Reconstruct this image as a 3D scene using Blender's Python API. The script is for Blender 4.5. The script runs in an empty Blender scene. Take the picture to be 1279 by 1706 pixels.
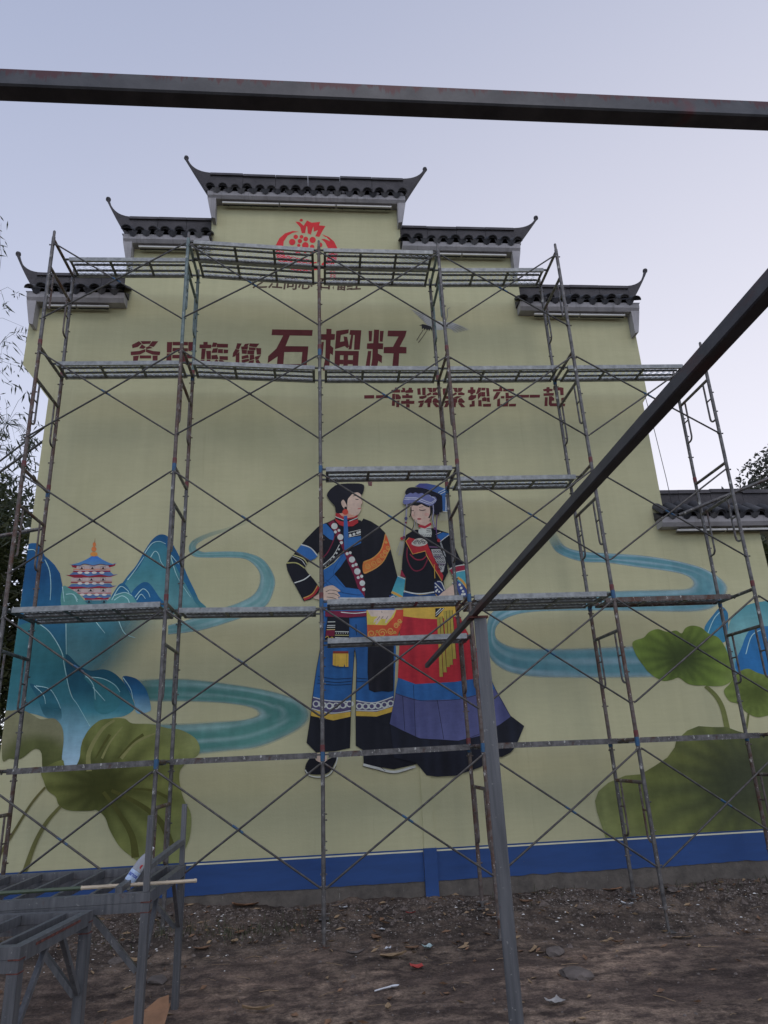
import bpy, bmesh, math, random
from mathutils import Vector, Matrix, noise
from mathutils.geometry import tessellate_polygon
random.seed(11)
R = math.radians
S = bpy.context.scene
COL = S.collection

# ------------------------------------------------------------------ camera
F_PX, YAW, PITCH, ROLL = 1139.15, 0.0955837, 0.3393398, -0.0452296
CAM = Vector((3.68940, -8.17246, 1.71179))
_fw = Vector((math.sin(YAW)*math.cos(PITCH), math.cos(YAW)*math.cos(PITCH), math.sin(PITCH)))
_r0 = Vector((math.cos(YAW), -math.sin(YAW), 0)); _u0 = _r0.cross(_fw)
_rt = math.cos(ROLL)*_r0 + math.sin(ROLL)*_u0
_up = -math.sin(ROLL)*_r0 + math.cos(ROLL)*_u0
cd = bpy.data.cameras.new('camera'); cam = bpy.data.objects.new('camera', cd); COL.objects.link(cam)
cam.matrix_world = Matrix(((_rt.x, _up.x, -_fw.x, CAM.x), (_rt.y, _up.y, -_fw.y, CAM.y), (_rt.z, _up.z, -_fw.z, CAM.z), (0, 0, 0, 1)))
cd.sensor_fit = 'HORIZONTAL'; cd.sensor_width = 36.0; cd.lens = F_PX*36.0/1279.0
cd.clip_start = 0.05; cd.clip_end = 2000
S.camera = cam

# ------------------------------------------------------------------ sky, sun, exposure
SUN_EL, SUN_AZ = R(50.0), R(172.0)        # the brightest part of the overcast is high behind the viewer; azimuth from +Y (behind the house) towards +X
GLOW_AZ = R(42.0)                         # paler evening sky low at the right
w = bpy.data.worlds.new('World'); S.world = w; w.use_nodes = True
nt = w.node_tree; nt.nodes.clear()
def N(t, typ, **kw):
    n = t.nodes.new(typ)
    for k, v in kw.items(): setattr(n, k, v)
    return n
sky = N(nt, 'ShaderNodeTexSky', sky_type='NISHITA', sun_disc=False, sun_elevation=SUN_EL, sun_rotation=SUN_AZ, air_density=1.0, dust_density=0.6, ozone_density=2.5)
tc = N(nt, 'ShaderNodeTexCoord'); sx = N(nt, 'ShaderNodeSeparateXYZ'); nt.links.new(tc.outputs['Generated'], sx.inputs[0])
# thin even evening overcast: a smooth veil, paler low down and towards the set sun
el = N(nt, 'ShaderNodeMapRange'); el.inputs[1].default_value = 0.0; el.inputs[2].default_value = 0.85; nt.links.new(sx.outputs['Z'], el.inputs[0])
dot = N(nt, 'ShaderNodeVectorMath', operation='DOT_PRODUCT'); nt.links.new(tc.outputs['Generated'], dot.inputs[0])
dot.inputs[1].default_value = (math.sin(GLOW_AZ), math.cos(GLOW_AZ), 0.0)
az = N(nt, 'ShaderNodeMapRange'); az.inputs[1].default_value = -0.2; az.inputs[2].default_value = 1.0; nt.links.new(dot.outputs['Value'], az.inputs[0])
veil = N(nt, 'ShaderNodeMixRGB'); veil.inputs[1].default_value = (0.77, 0.79, 0.93, 1); veil.inputs[2].default_value = (0.325, 0.365, 0.505, 1)
nt.links.new(el.outputs[0], veil.inputs[0])
glow = N(nt, 'ShaderNodeMixRGB'); glow.inputs[2].default_value = (1.03, 0.94, 0.92, 1)
gp = N(nt, 'ShaderNodeMath', operation='POWER'); gp.inputs[1].default_value = 1.6; nt.links.new(az.outputs[0], gp.inputs[0])
ge = N(nt, 'ShaderNodeMath', operation='MULTIPLY_ADD'); nt.links.new(el.outputs[0], ge.inputs[0]); ge.inputs[1].default_value = -0.55; ge.inputs[2].default_value = 1.0
gm = N(nt, 'ShaderNodeMath', operation='MULTIPLY'); nt.links.new(gp.outputs[0], gm.inputs[0]); nt.links.new(ge.outputs[0], gm.inputs[1])
nt.links.new(gm.outputs[0], glow.inputs[0]); nt.links.new(veil.outputs[0], glow.inputs[1])
bg1 = N(nt, 'ShaderNodeBackground'); bg1.inputs[1].default_value = 0.05; nt.links.new(sky.outputs[0], bg1.inputs[0])
bg2 = N(nt, 'ShaderNodeBackground'); bg2.inputs[1].default_value = 0.92; nt.links.new(glow.outputs[0], bg2.inputs[0])
ad = N(nt, 'ShaderNodeAddShader'); out = N(nt, 'ShaderNodeOutputWorld')
nt.links.new(bg1.outputs[0], ad.inputs[0]); nt.links.new(bg2.outputs[0], ad.inputs[1]); nt.links.new(ad.outputs[0], out.inputs[0])
sd = bpy.data.lights.new('sun', 'SUN'); sd.energy = 0.5; sd.angle = R(26); sd.color = (1.0, 0.88, 0.80)
so = bpy.data.objects.new('sun', sd); COL.objects.link(so)
sdir = Vector((math.sin(SUN_AZ)*math.cos(SUN_EL), math.cos(SUN_AZ)*math.cos(SUN_EL), math.sin(SUN_EL)))
so.rotation_euler = sdir.to_track_quat('Z', 'Y').to_euler(); so.location = sdir*60
vs = S.view_settings; vs.view_transform = 'Standard'; vs.look = 'None'; vs.gamma = 1.0; vs.use_curve_mapping = False; vs.exposure = 0.0
S.render.resolution_x = 768; S.render.resolution_y = 1024

# ------------------------------------------------------------------ helpers
WALL_Y = 1.25
def px(x, y, Y):
    """point of the place that a photo pixel shows on the upright plane at depth Y (used once, to measure the wall)"""
    d = _fw + _rt*((x-639.5)/F_PX) - _up*((y-853.0)/F_PX)
    return CAM + d*((Y-CAM.y)/d.y)
def pxz(x, y, Z):
    d = _fw + _rt*((x-639.5)/F_PX) - _up*((y-853.0)/F_PX)
    return CAM + d*((Z-CAM.z)/d.z)

def lin(c):
    c /= 255.0
    return c/12.92 if c <= 0.04045 else ((c+0.055)/1.055)**2.4
KILL = (0.385, 0.395, 0.475)
def pc(r, g, b, a=1.0):
    """paint colour from its look in the evening light"""
    c_ = [lin(r)/KILL[0], lin(g)/KILL[1], lin(b)/KILL[2]]
    l_ = .25*c_[0]+.6*c_[1]+.15*c_[2]; c_ = [(x*.9+l_*.1) for x in c_]
    k_ = max(c_); k_ = .78/k_ if k_ > .78 else 1.0          # no paint is brighter than white paint
    return (c_[0]*k_, c_[1]*k_, c_[2]*k_, a)

def tag(o, label=None, cat=None, group=None, kind=None):
    if label: o['label'] = label
    if cat: o['category'] = cat
    if group: o['group'] = group
    if kind: o['kind'] = kind
    return o
def empty(name, loc=(0, 0, 0), parent=None):
    o = bpy.data.objects.new(name, None); COL.objects.link(o); o.location = loc; o.empty_display_size = 0.1
    if parent: o.parent = parent
    return o
def link(name, me, parent=None, loc=None):
    o = bpy.data.objects.new(name, me); COL.objects.link(o)
    if parent: o.parent = parent
    if loc is not None: o.location = loc
    return o

class MB:
    def __init__(s): s.v = []; s.f = []; s.m = []
    def add(s, vs_, fs, m=0):
        b = len(s.v); s.v += [tuple(x) for x in vs_]
        for f in fs: s.f.append(tuple(i+b for i in f)); s.m.append(m)
    def box(s, x0, x1, y0, y1, z0, z1, m=0):
        s.add([(x0,y0,z0),(x1,y0,z0),(x1,y1,z0),(x0,y1,z0),(x0,y0,z1),(x1,y0,z1),(x1,y1,z1),(x0,y1,z1)],
              [(0,3,2,1),(4,5,6,7),(0,1,5,4),(1,2,6,5),(2,3,7,6),(3,0,4,7)], m)
    def bar(s, a, b, wx, wz, m=0, up=(0, 0, 1)):
        """rectangular bar from a to b"""
        a = Vector(a); b = Vector(b); d = (b-a).normalized(); u = Vector(up)
        if abs(d.dot(u)) > .98: u = Vector((0, 1, 0))
        x = d.cross(u).normalized(); z = x.cross(d)
        vs_ = []
        for p in (a, b):
            for sx_, sz_ in ((-1,-1),(1,-1),(1,1),(-1,1)): vs_.append(p + x*(sx_*wx/2) + z*(sz_*wz/2))
        s.add(vs_, [(0,1,2,3),(7,6,5,4),(0,4,5,1),(1,5,6,2),(2,6,7,3),(3,7,4,0)], m)
    def tube(s, pts, r, n=8, m=0, caps=True):
        pts = [Vector(p) for p in pts]; rs = r if isinstance(r, (list, tuple)) else [r]*len(pts)
        rings = []; prev = None
        for i, p in enumerate(pts):
            d = (pts[min(i+1, len(pts)-1)] - pts[max(i-1, 0)]).normalized()
            if prev is None:
                ref = Vector((0, 0, 1)) if abs(d.z) < .9 else Vector((1, 0, 0))
                x = d.cross(ref).normalized()
            else:
                x = (prev - d*prev.dot(d)).normalized()
            prev = x; y = d.cross(x)
            rings.append([p + (x*math.cos(2*math.pi*k/n) + y*math.sin(2*math.pi*k/n))*rs[i] for k in range(n)])
        vs_ = [q for g in rings for q in g]; fs = []
        for i in range(len(pts)-1):
            for k in range(n):
                a = i*n+k; b = i*n+(k+1) % n
                fs.append((a, b, b+n, a+n))
        if caps: fs.append(tuple(range(n-1, -1, -1))); fs.append(tuple(range((len(pts)-1)*n, len(pts)*n)))
        s.add(vs_, fs, m)
    def lathe(s, prof, n=14, m=0, axis_origin=(0, 0, 0)):
        ox, oy, oz = axis_origin; vs_ = []; fs = []
        for (r, z) in prof:
            for k in range(n): vs_.append((ox+r*math.cos(2*math.pi*k/n), oy+r*math.sin(2*math.pi*k/n), oz+z))
        for i in range(len(prof)-1):
            for k in range(n):
                a = i*n+k; b = i*n+(k+1) % n; fs.append((a, b, b+n, a+n))
        fs.append(tuple(range(n-1, -1, -1))); fs.append(tuple(range((len(prof)-1)*n, len(prof)*n)))
        s.add(vs_, fs, m)
    def prism(s, poly, y0, y1, m=0):
        """outline in x,z pushed through from y0 to y1 (concave allowed)"""
        n = len(poly)
        ar = sum(poly[i][0]*poly[(i+1) % n][1]-poly[(i+1) % n][0]*poly[i][1] for i in range(n))
        if ar < 0: poly = poly[::-1]
        vs_ = [(x, y0, z) for x, z in poly] + [(x, y1, z) for x, z in poly]
        tris = tessellate_polygon([[Vector((x, z, 0)) for x, z in poly]])
        fs = []
        for t in tris:
            a, b, c = t
            A = (poly[b][0]-poly[a][0])*(poly[c][1]-poly[a][1])-(poly[c][0]-poly[a][0])*(poly[b][1]-poly[a][1])
            if A < 0: a, c = c, a
            fs.append((a, b, c)); fs.append((c+n, b+n, a+n))
        for i in range(n):
            j = (i+1) % n; fs.append((j, i, i+n, j+n))
        s.add(vs_, fs, m)
    def mesh(s, name, mats, smooth=False):
        me = bpy.data.meshes.new(name); me.from_pydata(s.v, [], s.f)
        for m in (mats if isinstance(mats, (list, tuple)) else [mats]): me.materials.append(m)
        for p, mi in zip(me.polygons, s.m): p.material_index = mi
        if smooth:
            for p in me.polygons: p.use_smooth = True
            try: me.set_sharp_from_angle(angle=R(40))
            except Exception: pass
        me.update(); return me
    def build(s, name, mats, parent=None, smooth=False, loc=None):
        return link(name, s.mesh(name, mats, smooth), parent, loc)

# ------------------------------------------------------------------ materials
def mat(name):
    m = bpy.data.materials.new(name); m.use_nodes = True
    t = m.node_tree; b = t.nodes['Principled BSDF']; return m, t, b
def ramp(t, fac, stops, interp='LINEAR'):
    r = N(t, 'ShaderNodeValToRGB'); r.color_ramp.interpolation = interp
    e = r.color_ramp.elements
    while len(e) < len(stops): e.new(0.5)
    for q, (p, c) in zip(e, stops):
        q.position = p; q.color = c if len(c) == 4 else (*c, 1)
    t.links.new(fac, r.inputs[0]); return r.outputs[0]
def nz(t, scale, detail=6, rough=.6, vec=None, stretch=None, obj=True):
    tcn = N(t, 'ShaderNodeTexCoord'); src = tcn.outputs['Object' if obj else 'Generated']
    if stretch:
        mp = N(t, 'ShaderNodeMapping'); mp.inputs['Scale'].default_value = stretch; t.links.new(src, mp.inputs[0]); src = mp.outputs[0]
    n = N(t, 'ShaderNodeTexNoise'); n.inputs['Scale'].default_value = scale; n.inputs['Detail'].default_value = detail; n.inputs['Roughness'].default_value = rough
    t.links.new(src, n.inputs['Vector']); return n.outputs['Fac']
def mix(t, fac, a, b, mode='MIX'):
    n = N(t, 'ShaderNodeMixRGB', blend_type=mode)
    for i, v in ((0, fac), (1, a), (2, b)):
        if hasattr(v, 'links'): t.links.new(v, n.inputs[i])
        elif isinstance(v, (int, float)): n.inputs[i].default_value = v
        else: n.inputs[i].default_value = v if len(v) == 4 else (*v, 1)
    return n.outputs[0]
def bump(t, b, h, strength=.3, dist=.02):
    n = N(t, 'ShaderNodeBump'); n.inputs['Strength'].default_value = strength; n.inputs['Distance'].default_value = dist
    t.links.new(h, n.inputs['Height']); t.links.new(n.outputs[0], b.inputs['Normal'])
def simple(name, col, rough=.6, metal=0.0, var=.25, scale=8, bs=0.15, stretch=None):
    m, t, b = mat(name); f = nz(t, scale, stretch=stretch)
    lo = tuple(c*(1-var) for c in col[:3]); hi = tuple(min(1, c*(1+var)) for c in col[:3])
    t.links.new(ramp(t, f, [(.3, lo), (.7, hi)]), b.inputs['Base Color'])
    b.inputs['Roughness'].default_value = rough; b.inputs['Metallic'].default_value = metal
    if bs: bump(t, b, f, bs, .01)
    return m
def worn_metal(name, base, dark, rust, rust_lo=.58, rust_hi=.68, rough=.5, metal=.35, scale=6, spat=None, streak=None):
    m, t, b = mat(name)
    c = ramp(t, nz(t, scale*2.5), [(.3, dark), (.7, base)])
    rf = ramp(t, nz(t, scale, 8, .7, stretch=streak), [(rust_lo, (0, 0, 0)), (rust_hi, (1, 1, 1))])
    c = mix(t, rf, c, rust)
    if spat:
        sf = ramp(t, nz(t, 22, 4, .75, stretch=(1, 1, .5)), [(.60, (0, 0, 0)), (.65, (1, 1, 1))]); c = mix(t, sf, c, spat)
    t.links.new(c, b.inputs['Base Color']); b.inputs['Roughness'].default_value = rough; b.inputs['Metallic'].default_value = metal
    bump(t, b, nz(t, scale*5), .15, .004)
    return m
M = {}
# wall plaster
m, t, b = mat('cream_wall_paint')
WC = (.575, .562, .335)
c = ramp(t, nz(t, .35, 5, .55), [(.3, tuple(x*.93 for x in WC)), (.7, tuple(min(1, x*1.05) for x in WC))])
c = mix(t, ramp(t, nz(t, 1.0, 6, .6, stretch=(7, 1, .35)), [(.35, (.94, .94, .93)), (.65, (1.03, 1.03, 1.03))]), (0, 0, 0, 1), c) if False else c
st = ramp(t, nz(t, 1.1, 6, .65, stretch=(6, 1, .4)), [(.35, (.93, .93, .92)), (.65, (1, 1, 1))])
c = mix(t, .8, c, st, 'MULTIPLY')
hz_ = ramp(t, nz(t, .8, 4, .6, stretch=(.5, 1, 5)), [(.35, (.95, .95, .95)), (.6, (1, 1, 1))])
c = mix(t, .7, c, hz_, 'MULTIPLY')
run = ramp(t, nz(t, 2.4, 7, .72, stretch=(5, 1, .16)), [(.60, (1, 1, 1)), (.78, (.84, .83, .80))]); c = mix(t, 1.0, c, run, 'MULTIPLY')
pat = ramp(t, nz(t, .55, 3, .5), [(.40, (.95, .955, .94)), (.44, (1, 1, 1)), (.60, (1, 1, 1)), (.64, (1.04, 1.035, 1.03))]); c = mix(t, 1.0, c, pat, 'MULTIPLY')
rol = ramp(t, nz(t, 16, 4, .6, stretch=(.25, 1, 1.6)), [(.3, (.965, .965, .96)), (.7, (1.02, 1.02, 1.02))]); c = mix(t, 1.0, c, rol, 'MULTIPLY')
t.links.new(c, b.inputs['Base Color']); b.inputs['Roughness'].default_value = .85
hb = N(t, 'ShaderNodeMath', operation='ADD'); t.links.new(nz(t, 45, 5), hb.inputs[0]); t.links.new(nz(t, 3, 4, .6), hb.inputs[1])
bump(t, b, hb.outputs[0], .22, .008); M['wall'] = m
# mural paints (colour attribute holds the pigment)
def paintmat(name, soft):
    m, t, b = mat(name)
    a = N(t, 'ShaderNodeAttribute', attribute_name='Col')
    c = mix(t, .8, a.outputs['Color'], ramp(t, nz(t, 3.0, 6, .65, stretch=(2.5, 1, 1)), [(.3, (.76, .76, .76)), (.68, (1.06, 1.06, 1.06))]), 'MULTIPLY')
    c = mix(t, .7, c, ramp(t, nz(t, 14, 5, .7, stretch=(.5, 1, 1.8)), [(.3, (.86, .86, .86)), (.7, (1.08, 1.08, 1.08))]), 'MULTIPLY')
    t.links.new(c, b.inputs['Base Color']); b.inputs['Roughness'].default_value = .75
    b.inputs['Specular IOR Level'].default_value = .3
    bump(t, b, nz(t, 45, 5), .1, .004)
    if soft: t.links.new(a.outputs['Alpha'], b.inputs['Alpha'])
    return m
M['paint'] = paintmat('mural_paint', False); M['soft'] = paintmat('mural_paint_feathered', True)
m, t, b = mat('blue_band_paint'); bc = pc(12, 45, 96)[:3]
c = ramp(t, nz(t, 2.5, 6, .65, stretch=(.5, 1, 3)), [(.3, tuple(x*.82 for x in bc)), (.7, tuple(x*1.1 for x in bc))])
c = mix(t, ramp(t, nz(t, 30, 5, .75), [(.66, (0, 0, 0)), (.71, (.6, .6, .6))]), c, (.12, .105, .095, 1))
t.links.new(c, b.inputs['Base Color']); b.inputs['Roughness'].default_value = .6; bump(t, b, nz(t, 30, 5), .15, .004); M['band'] = m
M['white_line'] = simple('white_line_paint', pc(165, 165, 150), .7, 0, .1, 5, .05)
m, t, b = mat('plinth_concrete')
c = ramp(t, nz(t, 4, 8, .65), [(.3, pc(46, 44, 45)[:3]), (.7, pc(72, 68, 68)[:3])])
sf = ramp(t, nz(t, 9, 4, .7, stretch=(3, 1, .4)), [(.68, (0, 0, 0)), (.72, (1, 1, 1))]); c = mix(t, sf, c, (.35, .34, .31, 1))
t.links.new(c, b.inputs['Base Color']); b.inputs['Roughness'].default_value = .9; bump(t, b, nz(t, 20, 8), .5, .02); M['plinth'] = m
m, t, b = mat('cornice_plaster')
c = ramp(t, nz(t, 3, 6), [(.3, (.31, .305, .31)), (.7, (.45, .44, .445))])
c = mix(t, ramp(t, nz(t, 2.2, 7, .72, stretch=(5, 1, .3)), [(.52, (0, 0, 0)), (.72, (.65, .65, .65))]), c, (.15, .145, .14, 1))
t.links.new(c, b.inputs['Base Color']); b.inputs['Roughness'].default_value = .88; bump(t, b, nz(t, 22, 5), .3, .006); M['cornice'] = m
m, t, b = mat('dark_roof_tile')
oi = N(t, 'ShaderNodeObjectInfo'); c = ramp(t, oi.outputs['Random'], [(0, (.026, .027, .033)), (.6, (.05, .052, .06)), (1, (.085, .084, .088))])
c = mix(t, 1.0, c, ramp(t, nz(t, 11, 7, .7), [(.3, (.55, .55, .55)), (.7, (1.4, 1.4, 1.35))]), 'MULTIPLY')
c = mix(t, ramp(t, nz(t, 5, 6, .7), [(.62, (0, 0, 0)), (.72, (.7, .7, .7))]), c, (.10, .105, .075, 1))
t.links.new(c, b.inputs['Base Color']); b.inputs['Roughness'].default_value = .8; bump(t, b, nz(t, 25, 6), .5, .006); M['tile'] = m
m, t, b = mat('grey_ridge_mortar')
c = ramp(t, nz(t, 3.5, 8, .7), [(.25, (.036, .035, .04)), (.75, (.10, .094, .097))])
t.links.new(c, b.inputs['Base Color']); b.inputs['Roughness'].default_value = .85; bump(t, b, nz(t, 14, 6), .5, .02); M['ridge'] = m
M['strip'] = simple('lamp_strip_white', (.55, .55, .52), .4, 0, .08, 4, .03)
M['black'] = simple('black_plastic', (.012, .012, .014), .5, 0, .2, 9, .05)
M['tube'] = worn_metal('weathered_scaffold_tube', (.19, .185, .18), (.06, .057, .055), (.085, .038, .024), .55, .66, .48, .45, 5, (.5, .5, .46, 1))
M['tube_green'] = worn_metal('weathered_green_scaffold_steel', (.22, .28, .27), (.09, .13, .125), (.12, .055, .03), .60, .70, .55, .3, 5, (.5, .52, .5, 1))
M['brace'] = worn_metal('brace_tube', (.115, .112, .105), (.045, .043, .041), (.07, .035, .022), .62, .72, .5, .4, 6)
M['rusty'] = worn_metal('rusty_scaffold_tube', (.19, .165, .15), (.075, .056, .046), (.10, .045, .028), .48, .58, .6, .25, 4, (.5, .48, .44, 1))
M['red'] = worn_metal('red_collar_paint', (.20, .03, .032), (.10, .025, .025), (.10, .07, .06), .50, .62, .5, .1, 12)
M['blue'] = worn_metal('blue_collar_paint', (.028, .12, .25), (.02, .07, .14), (.11, .09, .08), .50, .62, .5, .1, 12)
M['mesh'] = simple('expanded_steel_mesh', (.52, .56, .56), .5, .2, .25, 10, 0)
M['rail_dark'] = worn_metal('platform_rail_steel', (.15, .16, .16), (.06, .065, .065), (.14, .05, .03), .62, .72, .5, .3, 5)
M['rail_top'] = worn_metal('platform_edge_steel', (.38, .40, .39), (.19, .205, .205), (.12, .05, .03), .66, .74, .5, .3, 6)
m, t, b = mat('primed_steel_section')
c = ramp(t, nz(t, 5, 6, .65, stretch=(6, 6, .35)), [(.25, (.065, .070, .077)), (.75, (.175, .18, .186))])
c = mix(t, ramp(t, nz(t, 7, 8, .75), [(.62, (0, 0, 0)), (.72, (.85, .85, .85))]), c, (.10, .042, .032, 1))
c = mix(t, ramp(t, nz(t, 40, 3, .7), [(.66, (0, 0, 0)), (.70, (.8, .8, .8))]), c, (.30, .30, .29, 1))
t.links.new(c, b.inputs['Base Color']); b.inputs['Roughness'].default_value = .42; b.inputs['Metallic'].default_value = .3; bump(t, b, nz(t, 30, 5), .2, .003); M['steel'] = m
m, t, b = mat('rusted_square_beam')
c = ramp(t, nz(t, 9, 6), [(.3, (.036, .038, .043)), (.7, (.085, .088, .092))])
tcn = N(t, 'ShaderNodeTexCoord'); sp = N(t, 'ShaderNodeSeparateXYZ'); t.links.new(tcn.outputs['Object'], sp.inputs[0])
dr = N(t, 'ShaderNodeMath', operation='MULTIPLY_ADD'); dr.inputs[1].default_value = 5.0; t.links.new(sp.outputs['Z'], dr.inputs[0])
t.links.new(nz(t, 7, 6, .75, stretch=(2.2, 2.2, .25)), dr.inputs[2])
c = mix(t, ramp(t, dr.outputs[0], [(.56, (0, 0, 0)), (.63, (1, 1, 1))]), c, (.075, .024, .028, 1))
c = mix(t, ramp(t, nz(t, 1.3, 5, .7), [(.60, (0, 0, 0)), (.66, (.8, .8, .8))]), c, (.12, .026, .03, 1))
t.links.new(c, b.inputs['Base Color']); b.inputs['Roughness'].default_value = .5; b.inputs['Metallic'].default_value = .25; bump(t, b, nz(t, 30, 5), .25, .003); M['beam'] = m
M['beam_dark'] = worn_metal('dark_primed_beam', (.062, .060, .068), (.028, .028, .033), (.070, .020, .020), .50, .60, .5, .2, 3, None, (1, .35, 1))
M['weld'] = simple('weld_rust', (.105, .034, .026), .8, 0, .6, 30, .5)
M['bamboo'] = simple('dry_bamboo', (.50, .42, .30), .55, 0, .25, 6, .1, (1, 6, 6))
M['bamboo_green'] = simple('green_bamboo', (.06, .085, .05), .5, 0, .3, 6, .1)
M['card'] = simple('corrugated_cardboard', (.30, .165, .09), .85, 0, .2, 7, .1)
M['jack'] = worn_metal('jack_steel', (.2, .19, .18), (.09, .085, .08), (.12, .06, .035), .5, .6, .55, .4, 8)

# leaves
def leafmat(name, a, b_, tr=.25):
    m, t, b = mat(name)
    oi = N(t, 'ShaderNodeAttribute', attribute_name='Col')
    c = mix(t, oi.outputs['Fac'], a, b_)
    t.links.new(c, b.inputs['Base Color']); b.inputs['Roughness'].default_value = .55
    tr_ = N(t, 'ShaderNodeBsdfTranslucent'); t.links.new(c, tr_.inputs[0])
    ms = N(t, 'ShaderNodeMixShader'); ms.inputs[0].default_value = tr
    o_ = t.nodes['Material Output']; t.links.new(b.outputs[0], ms.inputs[1]); t.links.new(tr_.outputs[0], ms.inputs[2]); t.links.new(ms.outputs[0], o_.inputs[0])
    return m
M['leaf'] = leafmat('tree_leaf', (.022, .036, .012), (.085, .095, .03))
M['leaf_bamboo'] = leafmat('bamboo_leaf', (.025, .04, .022), (.075, .09, .05))
M['leaf_grey'] = leafmat('dusty_leaf', (.042, .048, .034), (.095, .10, .07))
M['bark'] = simple('bark', (.07, .055, .042), .9, 0, .4, 9, .5, (4, 4, 1))

# ================================================================== GROUND
def sstep(a, b, x):
    u = max(0.0, min(1.0, (x-a)/(b-a))); return u*u*(3-2*u)
def lerp_tab(tab, x):
    if x <= tab[0][0]: return tab[0][1]
    for (x0, v0), (x1, v1) in zip(tab, tab[1:]):
        if x <= x1: return v0 + (v1-v0)*(x-x0)/(x1-x0)
    return tab[-1][1]
def gbase(x, y):
    xx = max(-2.0, min(11.0, x))
    f0 = -.157-.0207*(xx-3.64); f1 = -.05; f2 = .10-.013*xx
    z = lerp_tab([(-3.0, -.2), (-1.2, -.2), (0, f0), (.81, f1), (1.25, f2), (2.2, f2-.05), (6, -.1)], y)
    return z
def gz(x, y):
    z = gbase(x, y)
    if -6 < x < 15 and -6 < y < 1.6:
        p = Vector((x*.9, y*.9, .3))
        k = .55 + .9*sstep(-.6, .9, y)
        z += k*(.035*noise.noise(p*1.1) + .030*noise.noise(Vector((x*1.6, y*3.6, 1.))) + .018*noise.noise(p*8.0) + .011*noise.noise(p*21.0))
    return z
def axis(lo, hi, step, far):
    a = [lo + i*step for i in range(int(round((hi-lo)/step))+1)]
    d = step; x = hi
    while x < far: d *= 1.5; x += d; a.append(x)
    d = step; x = lo
    while x > -far: d *= 1.5; x -= d; a.insert(0, x)
    return a
gx = axis(-1.2, 11.0, .032, 420); gy = axis(-3.2, 1.7, .026, 420)
gv = [(x, y, gz(x, y)) for y in gy for x in gx]; nx = len(gx)
gf = [(j*nx+i, j*nx+i+1, (j+1)*nx+i+1, (j+1)*nx+i) for j in range(len(gy)-1) for i in range(nx-1)]
m, t, b = mat('bare_dirt')
big = nz(t, .9, 8, .62, stretch=(.7, 1.5, 1)); mid = nz(t, 5, 8, .7); fine = nz(t, 38, 5, .75)
c = ramp(t, big, [(.34, (.15, .112, .094)), (.46, (.235, .178, .144)), (.53, (.36, .275, .213)), (.64, (.50, .385, .29))])
c = mix(t, ramp(t, mid, [(.42, (1, 1, 1)), (.60, (0, 0, 0))]), c, (.125, .096, .082, 1)) 
tcn = N(t, 'ShaderNodeTexCoord'); sp = N(t, 'ShaderNodeSeparateXYZ'); t.links.new(tcn.outputs['Object'], sp.inputs[0])
near = N(t, 'ShaderNodeMapRange'); near.inputs[1].default_value = -.9; near.inputs[2].default_value = .35; t.links.new(sp.outputs['Y'], near.inputs[0])
nf = N(t, 'ShaderNodeMath', operation='MULTIPLY'); t.links.new(near.outputs[0], nf.inputs[0])
t.links.new(ramp(t, nz(t, 2.2, 6, .7), [(.3, (.45, .45, .45)), (.6, (1, 1, 1))]), nf.inputs[1])
c = mix(t, nf.outputs[0], c, mix(t, ramp(t, mid, [(.35, (0, 0, 0)), (.7, (1, 1, 1))]), (.075, .062, .054, 1), (.20, .165, .138, 1)))
c = mix(t, .8, c, ramp(t, nz(t, 2.6, 8, .72, stretch=(.55, 2.2, 1)), [(.36, (.55, .54, .54)), (.50, (1, 1, 1)), (.64, (1.45, 1.4, 1.35))]), 'MULTIPLY')
c = mix(t, .9, c, ramp(t, fine, [(.3, (.42, .42, .42)), (.7, (1.5, 1.48, 1.45))]), 'MULTIPLY')
spk = N(t, 'ShaderNodeTexVoronoi'); spk.inputs['Scale'].default_value = 16; t.links.new(tcn.outputs['Object'], spk.inputs['Vector'])
sk = ramp(t, spk.outputs['Distance'], [(.05, (1, 1, 1)), (.085, (0, 0, 0))])
c = mix(t, mix(t, .999, sk, ramp(t, nz(t, 3.2, 3), [(.52, (0, 0, 0)), (.6, (.7, .7, .7))]), 'MULTIPLY'), c, (.42, .41, .39, 1))
c = mix(t, 1.0, c, ramp(t, nz(t, .55, 5, .6, stretch=(.8, 1.6, 1)), [(.36, (.46, .46, .47)), (.55, (.80, .79, .78)), (.68, (1.0, .97, .94))]), 'MULTIPLY')
t.links.new(c, b.inputs['Base Color']); b.inputs['Roughness'].default_value = .95; b.inputs['Specular IOR Level'].default_value = .2
bh = N(t, 'ShaderNodeMath', operation='ADD'); t.links.new(fine, bh.inputs[0]); t.links.new(mid, bh.inputs[1]); bump(t, b, bh.outputs[0], .9, .02)
M['dirt'] = m
me = bpy.data.meshes.new('ground'); me.from_pydata(gv, [], gf); me.materials.append(m)
for p in me.polygons: p.use_smooth = True
tag(link('ground', me), kind='structure')

# ================================================================== HOUSE
house = empty('house', (0, WALL_Y, 0))
tag(house, 'pale yellow-green gable house front with stepped black-tiled parapets and a painted mural', 'house')
def hpart(mb, name, mats, parent=None, smooth=False):
    """geometry is written in world coordinates; parents under the house keep it"""
    o = mb.build(name, mats, parent or house, smooth)
    if parent is None or parent is house: o.location = (0, -WALL_Y, 0)
    return o
BX0, BX1 = -.36, 8.86                    # main wall
outline = [(BX0, .225), (BX0, 6.92), (-.72, 7.40), (-.80, 7.50), (-.80, 8.67), (.58, 8.67), (.58, 9.81), (1.90, 9.81), (1.90, 10.75), (5.09, 10.75),
           (5.09, 9.79), (7.06, 9.79), (7.06, 8.62), (8.96, 8.62), (8.96, 7.0), (BX1, 6.86), (BX1, 4.84), (10.32, 4.84), (10.32, .225)]
mb = MB(); mb.prism(outline, WALL_Y, WALL_Y+.32); hpart(mb, 'wall', M['wall'])
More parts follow.
